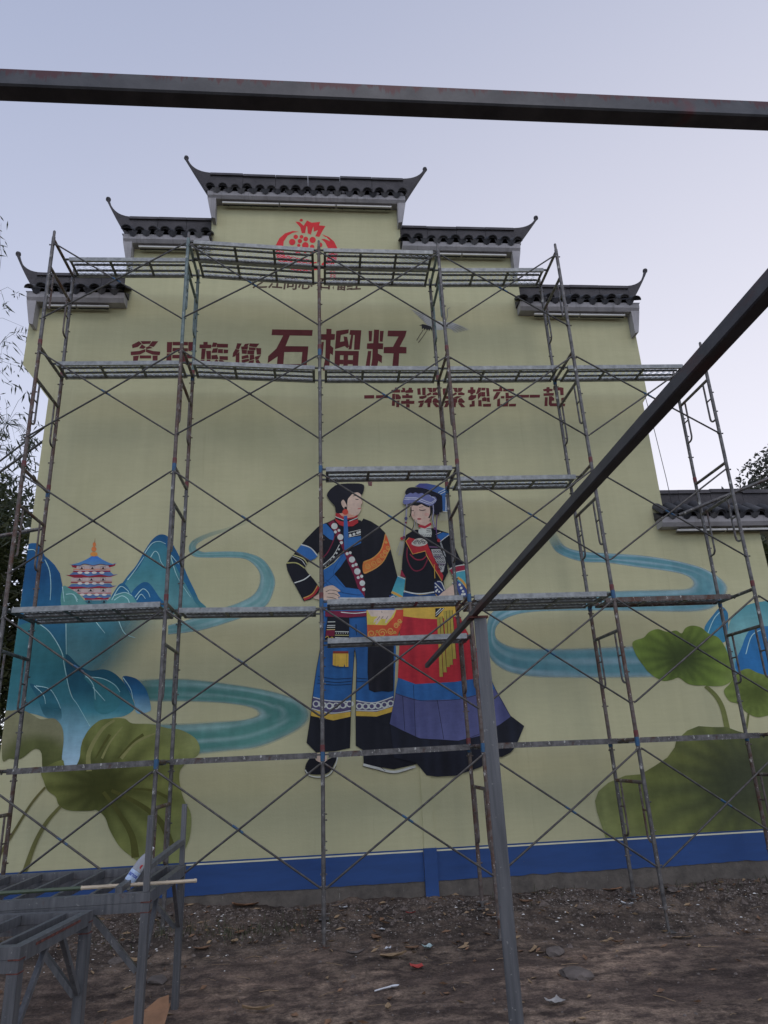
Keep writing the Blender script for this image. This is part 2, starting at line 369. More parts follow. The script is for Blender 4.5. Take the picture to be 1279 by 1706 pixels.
mb = MB(); mb.box(BX0, 10.32, WALL_Y+.006, WALL_Y+.32, -.9, .2245); hpart(mb, 'plinth', M['plinth'])
# body of the house behind the front
mb = MB(); mb.box(BX0+.03, BX1-.03, WALL_Y+.325, 11.0, -.9, 6.4); hpart(mb, 'rear_body', M['wall'])
mb = MB()
mb.add([(BX0+.05, WALL_Y+.33, 6.42), (4.2, WALL_Y+.33, 8.6), (BX1-.05, WALL_Y+.33, 6.42), (BX0+.05, 11.2, 6.42), (4.2, 11.2, 8.6), (BX1-.05, 11.2, 6.42)],
       [(0, 1, 4, 3), (1, 2, 5, 4), (0, 2, 1), (3, 4, 5), (0, 3, 5, 2)]); hpart(mb, 'roof', M['tile'])
mb = MB(); mb.box(BX1+.0, 10.29, WALL_Y+.325, 8.0, -.9, 4.6); hpart(mb, 'side_body', M['wall'])
# pilaster strip at the foot of the wall
PX0, PX1 = 4.905, 5.045
mb = MB(); mb.box(PX0, PX1, WALL_Y-.016, WALL_Y-.0005, .575, 1.62)
hpart(mb, 'pilaster', M['wall'])
mb = MB(); mb.box(PX0-.012, PX1+.012, WALL_Y-.045, WALL_Y-.0005, -.3, .574); hpart(mb, 'pilaster_base', M['band'])
for (a, b_) in ((BX0, PX0-.014), (PX1+.014, 10.318)):
    mb = MB(); nb = int((b_-a)/.05); xs_ = [a+(b_-a)*i/nb for i in range(nb+1)]
    vs_ = [(x, WALL_Y-.004, .532+.003*noise.noise(Vector((x*3, 0, 5)))) for x in xs_]+[(x, WALL_Y-.004, .205+.02*noise.noise(Vector((x*1.3, 0, 0)))+.016*noise.noise(Vector((x*6, 3, 0)))) for x in xs_]
    mb.add(vs_, [(nb+1+i, nb+2+i, i+1, i) for i in range(nb)]); hpart(mb, 'painted_band', M['band'])
    mb = MB(); mb.box(a, b_, WALL_Y-.0035, WALL_Y+.01, .534, .550); hpart(mb, 'painted_line', M['white_line'])
    mb = MB(); mb.box(a, b_, WALL_Y-.003, WALL_Y+.01, .5515, .569); hpart(mb, 'painted_line', M['band'])

# ---- stepped parapet caps
def half_tile(r, L, th, n=7, up=True):
    """curved tile: arc across x, run along +y rising; local origin at its front end"""
    mb = MB(); sg = 1 if up else -1; vs_ = []
    for y in (0, L):
        for rr in (r, r-th):
            for k in range(n+1):
                a = math.pi*k/n; vs_.append((rr*math.cos(a), y, sg*rr*math.sin(a)*(.82 if up else .55)))
    q = n+1; fs = []
    for k in range(n):
        fs.append((k, k+1, 2*q+k+1, 2*q+k)); fs.append((q+k+1, q+k, 3*q+k, 3*q+k+1))
        fs.append((k+1, k, q+k, q+k+1)); fs.append((2*q+k, 2*q+k+1, 3*q+k+1, 3*q+k))
    fs.append((0, 2*q, 3*q, q)); fs.append((n, q+n, 3*q+n, 2*q+n))
    mb.add(vs_, fs)
    if up:   # round end disc set into the front
        nn = 8; mb.add([(0, .02, .02)] + [((r-th*.3)*math.cos(math.pi*k/nn), .02, (r-th*.3)*math.sin(math.pi*k/nn)*.82) for k in range(nn+1)], [(0, k+2, k+1) for k in range(nn)])
    else:    # drip lip
        mb.add([(-r, 0, 0), (r, 0, 0), (r*.55, -.012, -r*.95), (0, -.014, -r*1.25), (-r*.55, -.012, -r*.95)], [(0, 1, 2, 3, 4)])
    return mb.mesh('roof_tile', M['tile'], True)
TILE = half_tile(.082, .42, .016); PAN = half_tile(.078, .43, .014, 6, False)
def cap(x0, x1, z_e, ch, hang=(True, True), tips=(None, None), zr=.60, strips=1):
    """x0..x1 eave ends; z_e underside of the eave tiles; ch cornice height"""
    EY, RY = 1.0, 1.36
    # cornice: stepped moulding
    mb = MB()
    cx0 = x0+.05; cx1 = x1-.05
    prof = [(WALL_Y+.02, z_e-ch), (WALL_Y-.15, z_e-ch), (WALL_Y-.19, z_e-ch*.55), (WALL_Y-.20, z_e+.02), (WALL_Y+.34, z_e+.02), (WALL_Y+.34, z_e-ch)]
    n = len(prof); mb.add([(cx0, y, z) for y, z in prof]+[(cx1, y, z) for y, z in prof], [(i, (i+1) % n, (i+1) % n+n, i+n) for i in range(n)] + [tuple(range(n-1, -1, -1)), tuple(range(n, 2*n))])
    c = hpart(mb, 'parapet_cap', M['cornice'])
    def sub(mb, name, mt, smooth=False): return mb.build(name, mt, c, smooth)
    # end corbels
    for s_, on, xe in ((-1, hang[0], cx0), (1, hang[1], cx1)):
        if not on: continue
        mb = MB(); inn = -s_*.14
        mb.prism([(xe, z_e-.03), (xe+s_*.002, z_e-ch), (xe+inn*.55, z_e-ch-.40), (xe+inn, z_e-ch-.42), (xe+inn, z_e-.03)], WALL_Y-.16, WALL_Y+.30)
        sub(mb, 'corbel', M['cornice'])
    # tiles along the eave, on a sloping bed
    mb = MB(); mb.add([(x0+.03, EY+.05, z_e+.025), (x1-.03, EY+.05, z_e+.025), (x1-.03, RY+.08, z_e+.26), (x0+.03, RY+.08, z_e+.26), (x0+.03, 1.95, z_e+.025), (x1-.03, 1.95, z_e+.025)],
                      [(0, 1, 2, 3), (3, 2, 5, 4), (0, 4, 5, 1), (0, 3, 4), (1, 5, 2)]); sub(mb, 'tile_bed', M['ridge'])
    nt_ = max(3, int(round((x1-x0)/.205))); pit = (x1-x0)/nt_; ang = math.atan2(.235, .36)
    for k in range(nt_):
        o = link('roof_tile', TILE, c); o.location = (x0+(k+.5)*pit+random.uniform(-.012, .012), EY+random.uniform(-.025, .015), z_e+.055+random.uniform(-.012, .012)); o.rotation_euler = (ang+random.uniform(-.05, .05), random.uniform(-.06, .06), random.uniform(-.08, .08)); o.scale = (random.uniform(.92, 1.06),)*3
        if k < nt_-1:
            o = link('pan_tile', PAN, c); o.location = (x0+(k+1)*pit, EY+.012, z_e+.062+random.uniform(-.006, .006)); o.rotation_euler = (ang, 0, random.uniform(-.04, .04))
    # ridge body in lengths
    L = .0; xs = x0+.02; cnt = max(2, int(round((x1-x0)/.55))); step = (x1-x0-.04)/cnt
    for k in range(cnt):
        mb = MB(); dz = random.uniform(-.012, .012)
        xa = xs+k*step+.003; xb = xs+(k+1)*step-.003; zt = z_e+zr+dz; zb = z_e+.20
        mb.add([(xa, RY-.02, zb), (xb, RY-.02, zb), (xb, RY+.0, zt-.07), (xa, RY+.0, zt-.07), (xa, RY-.03, zt-.065), (xb, RY-.03, zt-.065), (xb, RY-.01, zt), (xa, RY-.01, zt),
                (xa, RY+.19, zt), (xb, RY+.19, zt), (xa, RY+.19, zb), (xb, RY+.19, zb)],
               [(0, 1, 2, 3), (3, 2, 5, 4), (4, 5, 6, 7), (7, 6, 9, 8), (8, 9, 11, 10), (10, 11, 1, 0), (0, 3, 4, 7, 8, 10), (1, 11, 9, 6, 5, 2)])
        sub(mb, 'ridge_block', M['ridge'])
    # sweeping upturned ends
    for s_, tip, xe in ((-1, tips[0], x0), (1, tips[1], x1)):
        if tip is None: continue
        T = px(tip[0], tip[1], RY+.08); zt = z_e+zr
        up_, lo_ = [], []
        a = Vector((xe-s_*.10, zt)); cpt = Vector((T.x-s_*.10, zt+.02)); e = Vector((T.x, T.z))
        a2 = Vector((xe-s_*.10, z_e+.12)); c2 = Vector((xe+s_*.03+.35*(T.x-xe), zt-.12)); 
        K = 9
        for i in range(K+1):
            u = i/K
            up_.append(a*(1-u)**2 + cpt*2*u*(1-u) + e*u*u)
            lo_.append(a2*(1-u)**2 + c2*2*u*(1-u) + (e+Vector((s_*.045, -.015)))*u*u)
        vs_ = []; fs = []
        for i in range(K+1):
            wd = .095*(1-.7*i/K)
            for p in (up_[i], lo_[i]):
                vs_.append((p.x, RY+.09-wd, p.y)); vs_.append((p.x, RY+.09+wd, p.y))
        for i in range(K):
            q = 4*i; fs += [(q, q+2, q+6, q+4), (q+1, q+5, q+7, q+3), (q, q+4, q+5, q+1), (q+2, q+3, q+7, q+6)]
        fs += [(0, 1, 3, 2), (4*K, 4*K+2, 4*K+3, 4*K+1)]
        mb = MB(); mb.add(vs_, fs)
        mb.lathe([(.012, -.04), (.036, -.025), (.044, 0), (.036, .03), (.012, .04)], 8, 0, (T.x+s_*.018, RY+.09, T.z))
        sub(mb, 'upturned_finial', M['ridge'], True)
    # lamp strip under the cornice
    xa = max(x0, x0)+.28; xb = x1-.28; k = strips
    for i in range(k):
        a = xa+(xb-xa)*i/k+.01; b2 = xa+(xb-xa)*(i+1)/k-.01
        mb = MB(); mb.box(a, b2, WALL_Y-.13, WALL_Y-.095, z_e-ch-.062, z_e-ch-.034)
        sub(mb, 'lamp_strip', M['strip'])
        mb = MB(); mb.box(a+.01, b2-.01, WALL_Y-.0945, WALL_Y-.07, z_e-ch-.072, z_e-ch-.03)
        for u in (.1, .5, .9): mb.box(a+(b2-a)*u-.012, a+(b2-a)*u+.012, WALL_Y-.0705, WALL_Y-.05, z_e-ch-.06, z_e-ch+.002)
        sub(mb, 'lamp_bracket', M['black'])
    return c
cap(1.79, 5.24, 10.74, .10, (True, True), ((312, 263), (706, 282)), .72, 3)
cap(.49, 1.955, 9.80, .11, (True, False), ((182, 332), None), .65, 1)
cap(5.045, 7.16, 9.78, .11, (False, True), (None, (891, 363)), .63, 2)
cap(-.86, .70, 8.66, .13, (True, False), ((32, 423), None), .62, 2)
cap(6.93, 9.06, 8.61, .12, (False, True), (None, (1073, 451)), .60, 2)
cap(8.66, 10.80, 4.83, .12, (False, True), (None, None), .56, 2)

# ================================================================== MURAL (flat paint on the front of the wall)
def cat(pts, closed, n=6):
    if len(pts) < 3: return list(pts)
    o = []; L = len(pts); rng = L if closed else L-1
    for i in range(rng):
        g = (lambda k: pts[k % L]) if closed else (lambda k: pts[max(0, min(L-1, k))])
        p0, p1, p2, p3 = g(i-1), g(i), g(i+1), g(i+2)
        for k in range(n):
            u = k/n; q = []
            for d in range(len(p1)):
                a, b_, c_, e = p0[d], p1[d], p2[d], p3[d]
                q.append(.5*((2*b_)+(-a+c_)*u+(2*a-5*b_+4*c_-e)*u*u+(-a+3*b_-3*c_+e)*u**3))
            o.append(tuple(q))
    if not closed: o.append(tuple(pts[-1]))
    return o
def T(ox, oy, s): return lambda pts: [(p[0]/s+ox, p[1]/s+oy) + tuple(p[2:]) for p in pts]
class Paint:
    def __init__(s, name, base, step=.00013, soft=False):
        s.name = name; s.base = base; s.step = step; s.k = 0; s.v = []; s.f = []; s.c = []; s.soft = soft
    def depth(s):
        d = WALL_Y - s.base - s.k*s.step; s.k += 1; return d
    def emit(s, pts, cols, faces):
        y = s.depth(); b_ = len(s.v)
        for p in pts:
            q = px(p[0], p[1], WALL_Y); s.v.append((max(BX0+.002, min(10.316, q.x)), y, max(.571, q.z)))
        s.c += cols; s.f += [tuple(i+b_ for i in f) for f in faces]
    def poly(s, pts, col, smooth=False, sub=0):
        if smooth: pts = cat(pts, True, 5)
        vs_ = [Vector((p[0], p[1], 0)) for p in pts]
        tris = [tuple(t_) for t_ in tessellate_polygon([vs_])]
        if callable(col):
            bm = bmesh.new(); bv = [bm.verts.new(v) for v in vs_]
            for t_ in tris:
                try: bm.faces.new([bv[i] for i in t_])
                except ValueError: pass
            for _ in range(7):
                le = [e for e in bm.edges if e.calc_length() > sub]
                if not le: break
                bmesh.ops.subdivide_edges(bm, edges=le, cuts=1); bmesh.ops.triangulate(bm, faces=bm.faces[:])
            bm.verts.index_update()
            P = [(v.co.x, v.co.y) for v in bm.verts]; Fc = [tuple(v.index for v in f.verts) for f in bm.faces]; bm.free()
            s.emit(P, [col(*p) for p in P], Fc)
        else: s.emit(pts, [col]*len(pts), tris)
    def disc(s, x, y, rx, col, ry=None, n=14):
        ry = ry or rx
        s.emit([(x+rx*math.cos(2*math.pi*k/n), y+ry*math.sin(2*math.pi*k/n)) for k in range(n)], [col]*n, [tuple(range(n))])
    def stroke(s, pts, wd, col, closed=False, smooth=True, taper=None):
        if smooth: pts = cat(pts, closed, 5)
        L = len(pts); A = []; 
        for i, p in enumerate(pts):
            if closed: a, b_ = pts[i-1], pts[(i+1) % L]
            else: a, b_ = pts[max(0, i-1)], pts[min(L-1, i+1)]
            dx, dy = b_[0]-a[0], b_[1]-a[1]; l = math.hypot(dx, dy) or 1
            u = i/max(1, L-1); ww = wd if taper is None else wd+(taper-wd)*u
            A.append((p[0]-dy/l*ww/2, p[1]+dx/l*ww/2)); A.append((p[0]+dy/l*ww/2, p[1]-dx/l*ww/2))
        fs = [(2*i, 2*i+1, 2*i+3, 2*i+2) for i in range(L-1)]
        if closed: fs.append((2*L-2, 2*L-1, 1, 0))
        s.emit(A, [col]*len(A), fs)
    def ring(s, x, y, r, wd, col): s.stroke([(x+r*math.cos(k*math.pi/4), y+r*math.sin(k*math.pi/4)) for k in range(8)], wd, col, True)
    def spiral(s, x, y, r, wd, col, turns=1.6, sg=1):
        s.stroke([(x+r*(1-.75*k/14)*math.cos(sg*turns*2*math.pi*k/14), y+r*(1-.75*k/14)*math.sin(sg*turns*2*math.pi*k/14)) for k in range(15)], wd, col)
    def ribbon(s, e1, e2, fn, na=10, n=6):
        a = cat(e1, False, n); b_ = cat(e2, False, n); L = len(a); P = []; C_ = []
        for i in range(L):
            for k in range(na+1):
                u = k/na; P.append((a[i][0]*(1-u)+b_[i][0]*u, a[i][1]*(1-u)+b_[i][1]*u)); C_.append(fn(u, i/(L-1)))
        fs = [(i*(na+1)+k, i*(na+1)+k+1, (i+1)*(na+1)+k+1, (i+1)*(na+1)+k) for i in range(L-1) for k in range(na)]
        s.emit(P, C_, fs)
    def done(s, label=None):
        me = bpy.data.meshes.new(s.name); me.from_pydata(s.v, [], s.f)
        at = me.color_attributes.new('Col', 'FLOAT_COLOR', 'POINT')
        at.data.foreach_set('color', [x for c_ in s.c for x in c_])
        me.materials.append(M['soft'] if s.soft else M['paint']); me.update()
        bm = bmesh.new(); bm.from_mesh(me)
        for f in bm.faces:
            f.normal_update()
            if f.normal.y > 0: f.normal_flip()
        bm.to_mesh(me); bm.free()
        o = link(s.name, me, house, (0, -WALL_Y, 0))
        if label: o['label'] = label
        return o
def mixc(a, b_, u):
    u = max(0., min(1., u)); return tuple(x*(1-u)+y*u for x, y in zip(a, b_))
def vn(x, y, s=1.0, z=0.): return noise.noise(Vector((x*s, y*s, z)))

# ---- rivers
def river_fn(base, deep, pale, seed, fade0=.0, fade1=.0, edge=.16):
    def fn(u, q):
        st = .5+.5*math.sin(u*15+2.2*math.sin(q*5+seed)+1.2*vn(u*6, q*9, 1, seed))
        c_ = mixc(base, deep, .5+.6*vn(u*3, q*5, 1, seed+3))
        c_ = mixc(c_, pale, max(0, (st-.62)*1.9)*(.55+.5*vn(q*7, u*2, 1, seed+7)))
        ew = max(0., 1-min(u, 1-u)/edge); c_ = mixc(c_, pale, ew*.65)
        a = 1-max(0, ew-.25)**1.2*1.25
        if fade0: a *= sstep(0, fade0, q)*.9+.1
        if fade1: a *= 1-sstep(1-fade1, 1, q)
        return (c_[0], c_[1], c_[2], max(0., min(1., a)))
    return fn
tr1 = T(280, 840, 4.919); t7 = T(0, 1060, 2.284); trr = T(800, 880, 2.670)
P = Paint('painted_river', .0012, soft=True)
P.ribbon(tr1([(655,120),(500,185),(330,235),(200,295),(165,370),(210,430),(330,440),(520,440),(640,455),(720,520),(750,590),(735,680),(680,750),(560,810),(420,855),(250,915),(110,960),(0,990)]),
         tr1([(665,150),(510,215),(340,270),(245,325),(235,365),(290,390),(350,388),(520,385),(660,400),(790,460),(875,600),(865,720),(800,840),(640,920),(500,970),(300,1030),(150,1055),(0,1070)]),
         river_fn(pc(78, 116, 124), pc(62, 104, 112), pc(118, 138, 150), 1.3, .35, 0))
P.done('winding blue river painted behind the man')
P = Paint('painted_river', .0012, soft=True)
P.ribbon(t7([(480,165),(620,160),(760,165),(1000,200),(1130,240),(1182,295),(1140,355),(1000,420),(860,440),(700,455),(600,455)]),
         t7([(480,245),(580,250),(700,250),(850,256),(950,272),(978,297),(930,315),(840,322),(700,330),(600,332),(540,332)]),
         river_fn(pc(56, 100, 100), pc(44, 88, 90), pc(112, 134, 145), 4.1, .1, 0))
P.done('teal river bend painted beside the man\'s feet')
P = Paint('painted_river', .0012, soft=True)
P.ribbon(trr([(285,0),(310,70),(350,115),(450,150),(560,155),(700,175),(850,195),(920,215),(943,245),(915,268),(800,272),(560,280),(300,310),(150,330),(60,365),(28,430),(35,560),(100,630),(220,662),(400,668),(600,668),(780,665)]),
         trr([(330,0),(360,60),(400,90),(480,105),(600,112),(740,122),(900,150),(1020,190),(1100,260),(1060,340),(960,372),(700,370),(400,368),(220,375),(120,400),(72,440),(75,490),(140,525),(230,533),(400,533),(600,525),(720,520)]),
         river_fn(pc(70, 112, 126), pc(52, 98, 116), pc(124, 144, 162), 7.7, .12, 0))
P.done('blue river painted right of the woman')

# ---- left mountains
m4 = T(0, 680, 3.997); m7 = T(0, 980, 3.997)
def vgrad(stops):
    def fn(x, y):
        k = .03*vn(x, y, .03)
        for (y0, c0), (y1, c1) in zip(stops, stops[1:]):
            if y <= y1: return mixc(c0, c1, (y-y0)/(y1-y0)+k*2)
        return stops[-1][1]
    return fn
P = Paint('painted_mountain', .0022, .00025, soft=True)
def mist(x, y):
    a = (1-sstep(150, 285, x+.6*(y-1040)))*(1-sstep(1095, 1180, y+.12*x-20))
    return (*mixc(pc(32, 86, 104), pc(52, 92, 106), .5+.6*vn(x, y, .012, 3))[:3], max(0, min(1, a*1.15)))
P.poly([(28, 1000), (300, 1000), (330, 1040), (300, 1110), (200, 1160), (20, 1180)], mist, False, 12)
d1, te, pl = pc(10, 62, 104), pc(44, 98, 112), pc(104, 140, 158)
P.poly(m4([(735,1290),(840,1130),(905,1050),(960,955),(1010,880),(1060,843),(1110,850),(1150,905),(1200,1000),(1250,1120),(1320,1270),(1330,1350),(735,1400)]), vgrad([(890, d1), (985, pc(20, 76, 112)), (1010, (*te[:3], .9)), (1032, (*te[:3], .1))]), True, 14)
P.poly(m4([(770,1300),(850,1140),(920,1070),(975,970),(1010,912),(1060,890),(1100,912),(1130,970),(1180,1070),(1240,1180),(1290,1280),(1295,1360),(770,1380)]), vgrad([(900, pc(30, 88, 112)), (960, te), (1005, (*pc(66, 112, 124)[:3], .95)), (1025, (*pc(66, 112, 124)[:3], .2))]), True, 14)
P.poly(m4([(735,1300),(770,1205),(810,1165),(845,1185),(880,1250),(890,1310)]), vgrad([(970, pc(12, 70, 108)), (1010, pc(20, 84, 118))]), True, 12)
P.poly(m4([(860,1310),(880,1225),(930,1172),(970,1158),(1005,1178),(1060,1258),(1100,1320)]), vgrad([(968, pc(10, 66, 108)), (1012, pc(14, 74, 118))]), True, 12)
P.poly(m4([(700,1320),(760,1248),(830,1225),(875,1242),(915,1300),(915,1340)]), pc(56, 108, 116), True)
P.poly(m4([(418,1190),(470,1205),(520,1235),(560,1279),(585,1330),(418,1340)]), pc(58, 106, 110), True)
P.poly(m4([(95,1700),(140,1300),(165,1050),(186,905),(210,899),(240,899),(270,920),(298,985),(330,1010),(365,1045),(400,1100),(416,1180),(424,1300),(440,1500),(440,1660),(380,1600)]), vgrad([(905, pc(12, 68, 116)), (960, pc(8, 58, 100)), (1020, pc(16, 72, 108)), (1090, pc(22, 72, 92))]), False, 14)
P.poly(m7([(40,820),(70,560),(110,290),(150,240),(240,228),(300,262),(350,320),(410,420),(440,480),(450,600),(480,720),(560,850),(610,930),(550,1010),(530,1130),(490,1205),(440,1200),(412,1120),(420,1020),(400,900),(300,860),(190,830)]),
       vgrad([(1030, pc(32, 86, 98)), (1120, pc(24, 78, 92)), (1170, pc(34, 88, 104)), (1215, pc(84, 124, 146)), (1275, pc(118, 146, 172))]), True, 14)
P.poly(m7([(440,440),(520,510),(600,548),(690,540),(760,565),(830,635),(880,730),(895,800),(830,850),(740,868),(640,935),(610,930),(560,860),(490,740),(450,600)]), vgrad([(1110, pc(8, 54, 76)), (1150, pc(14, 66, 86)), (1185, pc(40, 100, 118)), (1215, pc(96, 132, 142))]), True, 12)
P.poly(m7([(560,590),(680,600),(770,640),(800,700),(790,790),(700,840),(630,800),(620,670)]), vgrad([(1128, pc(22, 78, 92)), (1180, pc(34, 92, 106))]), True, 14)
P.poly(m7([(815,595),(890,595),(940,630),(980,690),(1005,790),(990,822),(910,830),(890,740)]), vgrad([(1128, pc(8, 54, 92)), (1155, pc(16, 72, 112)), (1186, pc(92, 128, 152))]), True, 12)
P.poly(m7([(200,640),(240,645),(330,670),(385,740),(410,820),(400,880),(300,850),(250,730)]), vgrad([(1140, pc(12, 62, 84)), (1170, pc(28, 82, 100)), (1200, (*pc(28, 82, 100)[:3], .1))]), True, 12)
ln = pc(120, 156, 168)
for q in ([(240,225),(330,290),(410,420),(430,520),(470,700),(520,780),(600,920)], [(440,225),(442,440)], [(550,560),(620,640),(635,740)], [(570,590),(680,600),(760,640),(800,690)], [(620,660),(700,750)], [(820,595),(870,670),(885,740)], [(240,650),(330,670),(380,740),(405,800)], [(230,650),(290,710),(305,770)], [(790,215),(830,300),(900,330)], [(640,225),(700,300)]):
    P.stroke(m7(q), 1.5, ln, taper=.7)
for q in ([(185,945),(225,943),(240,960)], [(300,1010),(330,1080),(340,1180),(335,1279)], [(960,975),(1010,905),(1060,888),(1105,905)], [(1000,1000),(1030,955),(1055,970),(1070,1020),(1090,1050)], [(1140,980),(1190,1040)], [(850,1145),(900,1080),(960,990)], [(745,1279),(800,1190),(850,1215),(862,1240)], [(900,1260),(950,1205),(985,1225),(1000,1260)], [(910,1279),(940,1240),(970,1270)], [(760,1250),(830,1228),(880,1250)], [(440,1240),(490,1240),(520,1279)], [(418,1190),(430,1290)], [(1130,960),(1180,1120),(1270,1260)]):
    P.stroke(m4(q), 1.6, ln, taper=.8)
P.done('blue and teal mountains painted at the left')

# ---- pagoda
tp = T(90, 890, 9.838); P = Paint('painted_pagoda', .0016, .00006)
org, bl, rd, lil, wh, sl = pc(150, 84, 40), pc(26, 74, 140), pc(104, 14, 38), pc(134, 122, 128), pc(158, 156, 158), pc(54, 82, 126)
P.poly(tp([(520,1070),(900,1060),(900,1180),(520,1180)]), lil); P.poly(tp([(500,1040),(900,1040),(890,1070),(505,1075)]), rd)
P.poly(tp([(440,990),(930,985),(930,1030),(820,1050),(740,1025),(660,1050),(490,1045)]), sl)
P.poly(tp([(300,900),(940,888),(940,975),(300,975)]), lil); P.stroke(tp([(300,968),(940,965)]), 1.6, pc(120, 50, 70)); 
P.poly(tp([(290,815),(920,808),(960,845),(1035,838),(940,868),(560,872),(330,885),(175,862),(240,858)]), sl)
P.poly(tp([(190,862),(450,858),(560,878),(740,850),(900,872),(1020,848),(930,880),(450,890),(300,902)]), rd)
P.poly(tp([(278,715),(950,708),(950,800),(278,800)]), lil); P.stroke(tp([(278,790),(950,788)]), 1.8, rd); P.stroke(tp([(278,770),(950,768)]), .8, pc(120, 90, 60))
P.poly(tp([(310,625),(920,615),(975,662),(1050,655),(940,690),(560,690),(330,700),(185,668),(250,668)]), sl)
P.poly(tp([(195,670),(450,660),(560,690),(760,660),(900,690),(1045,660),(930,700),(600,705),(340,715)]), rd)
P.poly(tp([(375,512),(890,512),(930,575),(930,612),(315,615),(315,575),(370,560)]), lil); P.stroke(tp([(315,578),(930,572)]), 1.4, pc(150, 90, 60)); P.stroke(tp([(315,612),(925,606)]), 2.2, rd)
P.poly(tp([(285,505),(378,515),(362,557),(300,538)]), rd); P.poly(tp([(888,518),(1008,482),(1000,515),(905,545)]), rd)
P.poly(tp([(245,487),(290,495),(400,470),(520,420),(620,362),(712,362),(800,420),(900,468),(960,488),(1032,468),(960,505),(860,505),(760,490),(640,510),(500,485),(420,515),(320,510)]), lambda x, y: mixc(pc(30, 84, 160), pc(52, 96, 140), (y-927)/14), False, 5)
P.stroke(tp([(320,508),(420,515),(500,488),(640,512),(760,492),(860,507),(960,503)]), 1.1, pc(60, 20, 60))
for zz, yy in ((630, 630), (806, 806), (990, 990)):
    for x_ in (425, 540, 660, 785): P.disc((x_+(40 if zz > 900 else 0))/9.838+90, yy/9.838+890, 4.2, wh, 2.0)
for y_, xs_ in ((552, (455, 630, 805)), (738, (420, 615, 805)), (915, (400, 602, 808)), (1102, (575, 820))):
    for x_ in xs_:
        P.stroke(tp([(x_-42,y_-24),(x_+42,y_-24),(x_+42,y_+26),(x_-42,y_+26)]), .45, pc(60, 52, 60), True, False)
        P.poly(tp([(x_-24,y_+18),(x_,y_-18),(x_+24,y_+18)]), pc(18, 18, 26))
P.disc(655/9.838+90, 328/9.838+890, 6.3, pc(170, 110, 40), 3.8); P.disc(655/9.838+90, 245/9.838+890, 4.2, org); P.disc(662/9.838+90, 170/9.838+890, 2.7, org, 3.8); P.stroke(tp([(668,140),(674,65)]), 1.0, pc(110, 70, 45), taper=.3)
P.done('red and blue pagoda painted among the mountains')
# foothills in front of the pagoda
P = Paint('painted_mountain', .0050, .0002)
P.poly(m4([(418,1198),(470,1207),(520,1237),(560,1282),(580,1330),(418,1330)]), pc(58, 106, 110), True); P.stroke(m4([(445,1240),(490,1242),(515,1290)]), 1.3, ln)
P.poly(m4([(715,1330),(740,1270),(780,1242),(830,1226),(875,1244),(912,1300),(915,1330)]), pc(56, 108, 116), True); P.stroke(m4([(760,1279),(810,1250),(850,1270),(862,1300)]), 1.3, ln)
P.done('low teal foothills painted under the pagoda')

# ---- right mountains
P = Paint('painted_mountain', .0020, .0003)
P.poly(trr([(995,450),(1035,385),(1070,350),(1095,368),(1102,400),(1092,500),(1040,500)]), vgrad([(1010, pc(24, 82, 122)), (1060, pc(34, 96, 130))]), True, 14)
P.poly(trr([(1090,580),(1105,430),(1150,362),(1230,330),(1330,330),(1400,420),(1400,680),(1130,650)]), vgrad([(1005, pc(50, 108, 124)), (1060, pc(84, 128, 138)), (1120, pc(60, 110, 130))]), True, 16)
P.poly(trr([(1145,640),(1165,520),(1200,450),(1250,436),(1330,450),(1380,560),(1380,690)]), vgrad([(1040, pc(20, 82, 130)), (1100, pc(18, 80, 134))]), True, 16)
P.stroke(trr([(1010,470),(1040,400),(1080,360)]), 1.4, ln); P.stroke(trr([(1180,560),(1205,480),(1250,450)]), 1.4, ln)
P.done('blue mountains painted at the right')

# ---- lotus leaves
def leaf_fn(cx, cy, dark, lightc, rim, rad, nst, seed, amp=.5, base_a=1.):
    def fn(x, y):
        dx, dy = x-cx, y-cy; d = math.hypot(dx, dy*1.15)/rad; an = math.atan2(dy, dx)
        s1 = .5+.5*math.sin(an*nst+seed+1.1*vn(x, y, .02, seed)); s1 *= sstep(.12, .6, d)
        c_ = mixc(dark, lightc, sstep(.05, .9, d)*.62+amp*s1*.6)
        c_ = mixc(c_, rim, sstep(.78, 1.25, d)*.75)
        c_ = (c_[0]*.86, c_[1]*.98, c_[2]*.92); return mixc(c_, (c_[0]*.6, c_[1]*.6, c_[2]*.6), .5*max(0, vn(x*1., y*1., .05, seed+9)))[:3]+(base_a,)
    return fn
tl = T(0, 1080, 3.7618); P = Paint('painted_lotus_leaf', .0085, .0003)
P.poly(tl([(15,690),(25,420),(80,390),(150,390),(210,420),(260,445),(340,440),(388,490),(400,570),(388,700),(400,780),(280,800),(262,660),(232,630),(200,640),(130,692),(60,690)]), leaf_fn(62, 1280, pc(58, 60, 26), pc(78, 78, 44), pc(112, 104, 86), 62, 7, 1., .3), True, 9)
P.stroke(tl([(285,870),(200,970),(100,1130),(20,1260),(-20,1330)]), 3.6, pc(74, 72, 40), taper=5); P.stroke(tl([(385,985),(300,1080),(230,1200),(180,1330),(145,1440)]), 5, pc(78, 78, 42), taper=9)
P.poly(tl([(500,690),(510,610),(550,520),(620,455),(690,440),(780,440),(830,470),(950,475),(1050,500),(1130,510),(1220,560),(1252,620),(1240,670),(1180,710),(1132,760),(1125,830),(1150,940),(1197,1040),(1190,1180),(1150,1280),(1100,1370),(900,1345),(820,1300),(750,1240),(690,1140),(660,1060),(610,1015),(560,1018),(430,1015),(370,980),(350,930),(300,890),(275,830),(265,760),(385,700),(405,730),(430,757),(470,745)]),
       leaf_fn(170, 1310, pc(48, 49, 14), pc(96, 96, 50), pc(106, 106, 70), 150, 15, 2.2, .75), True, 7)
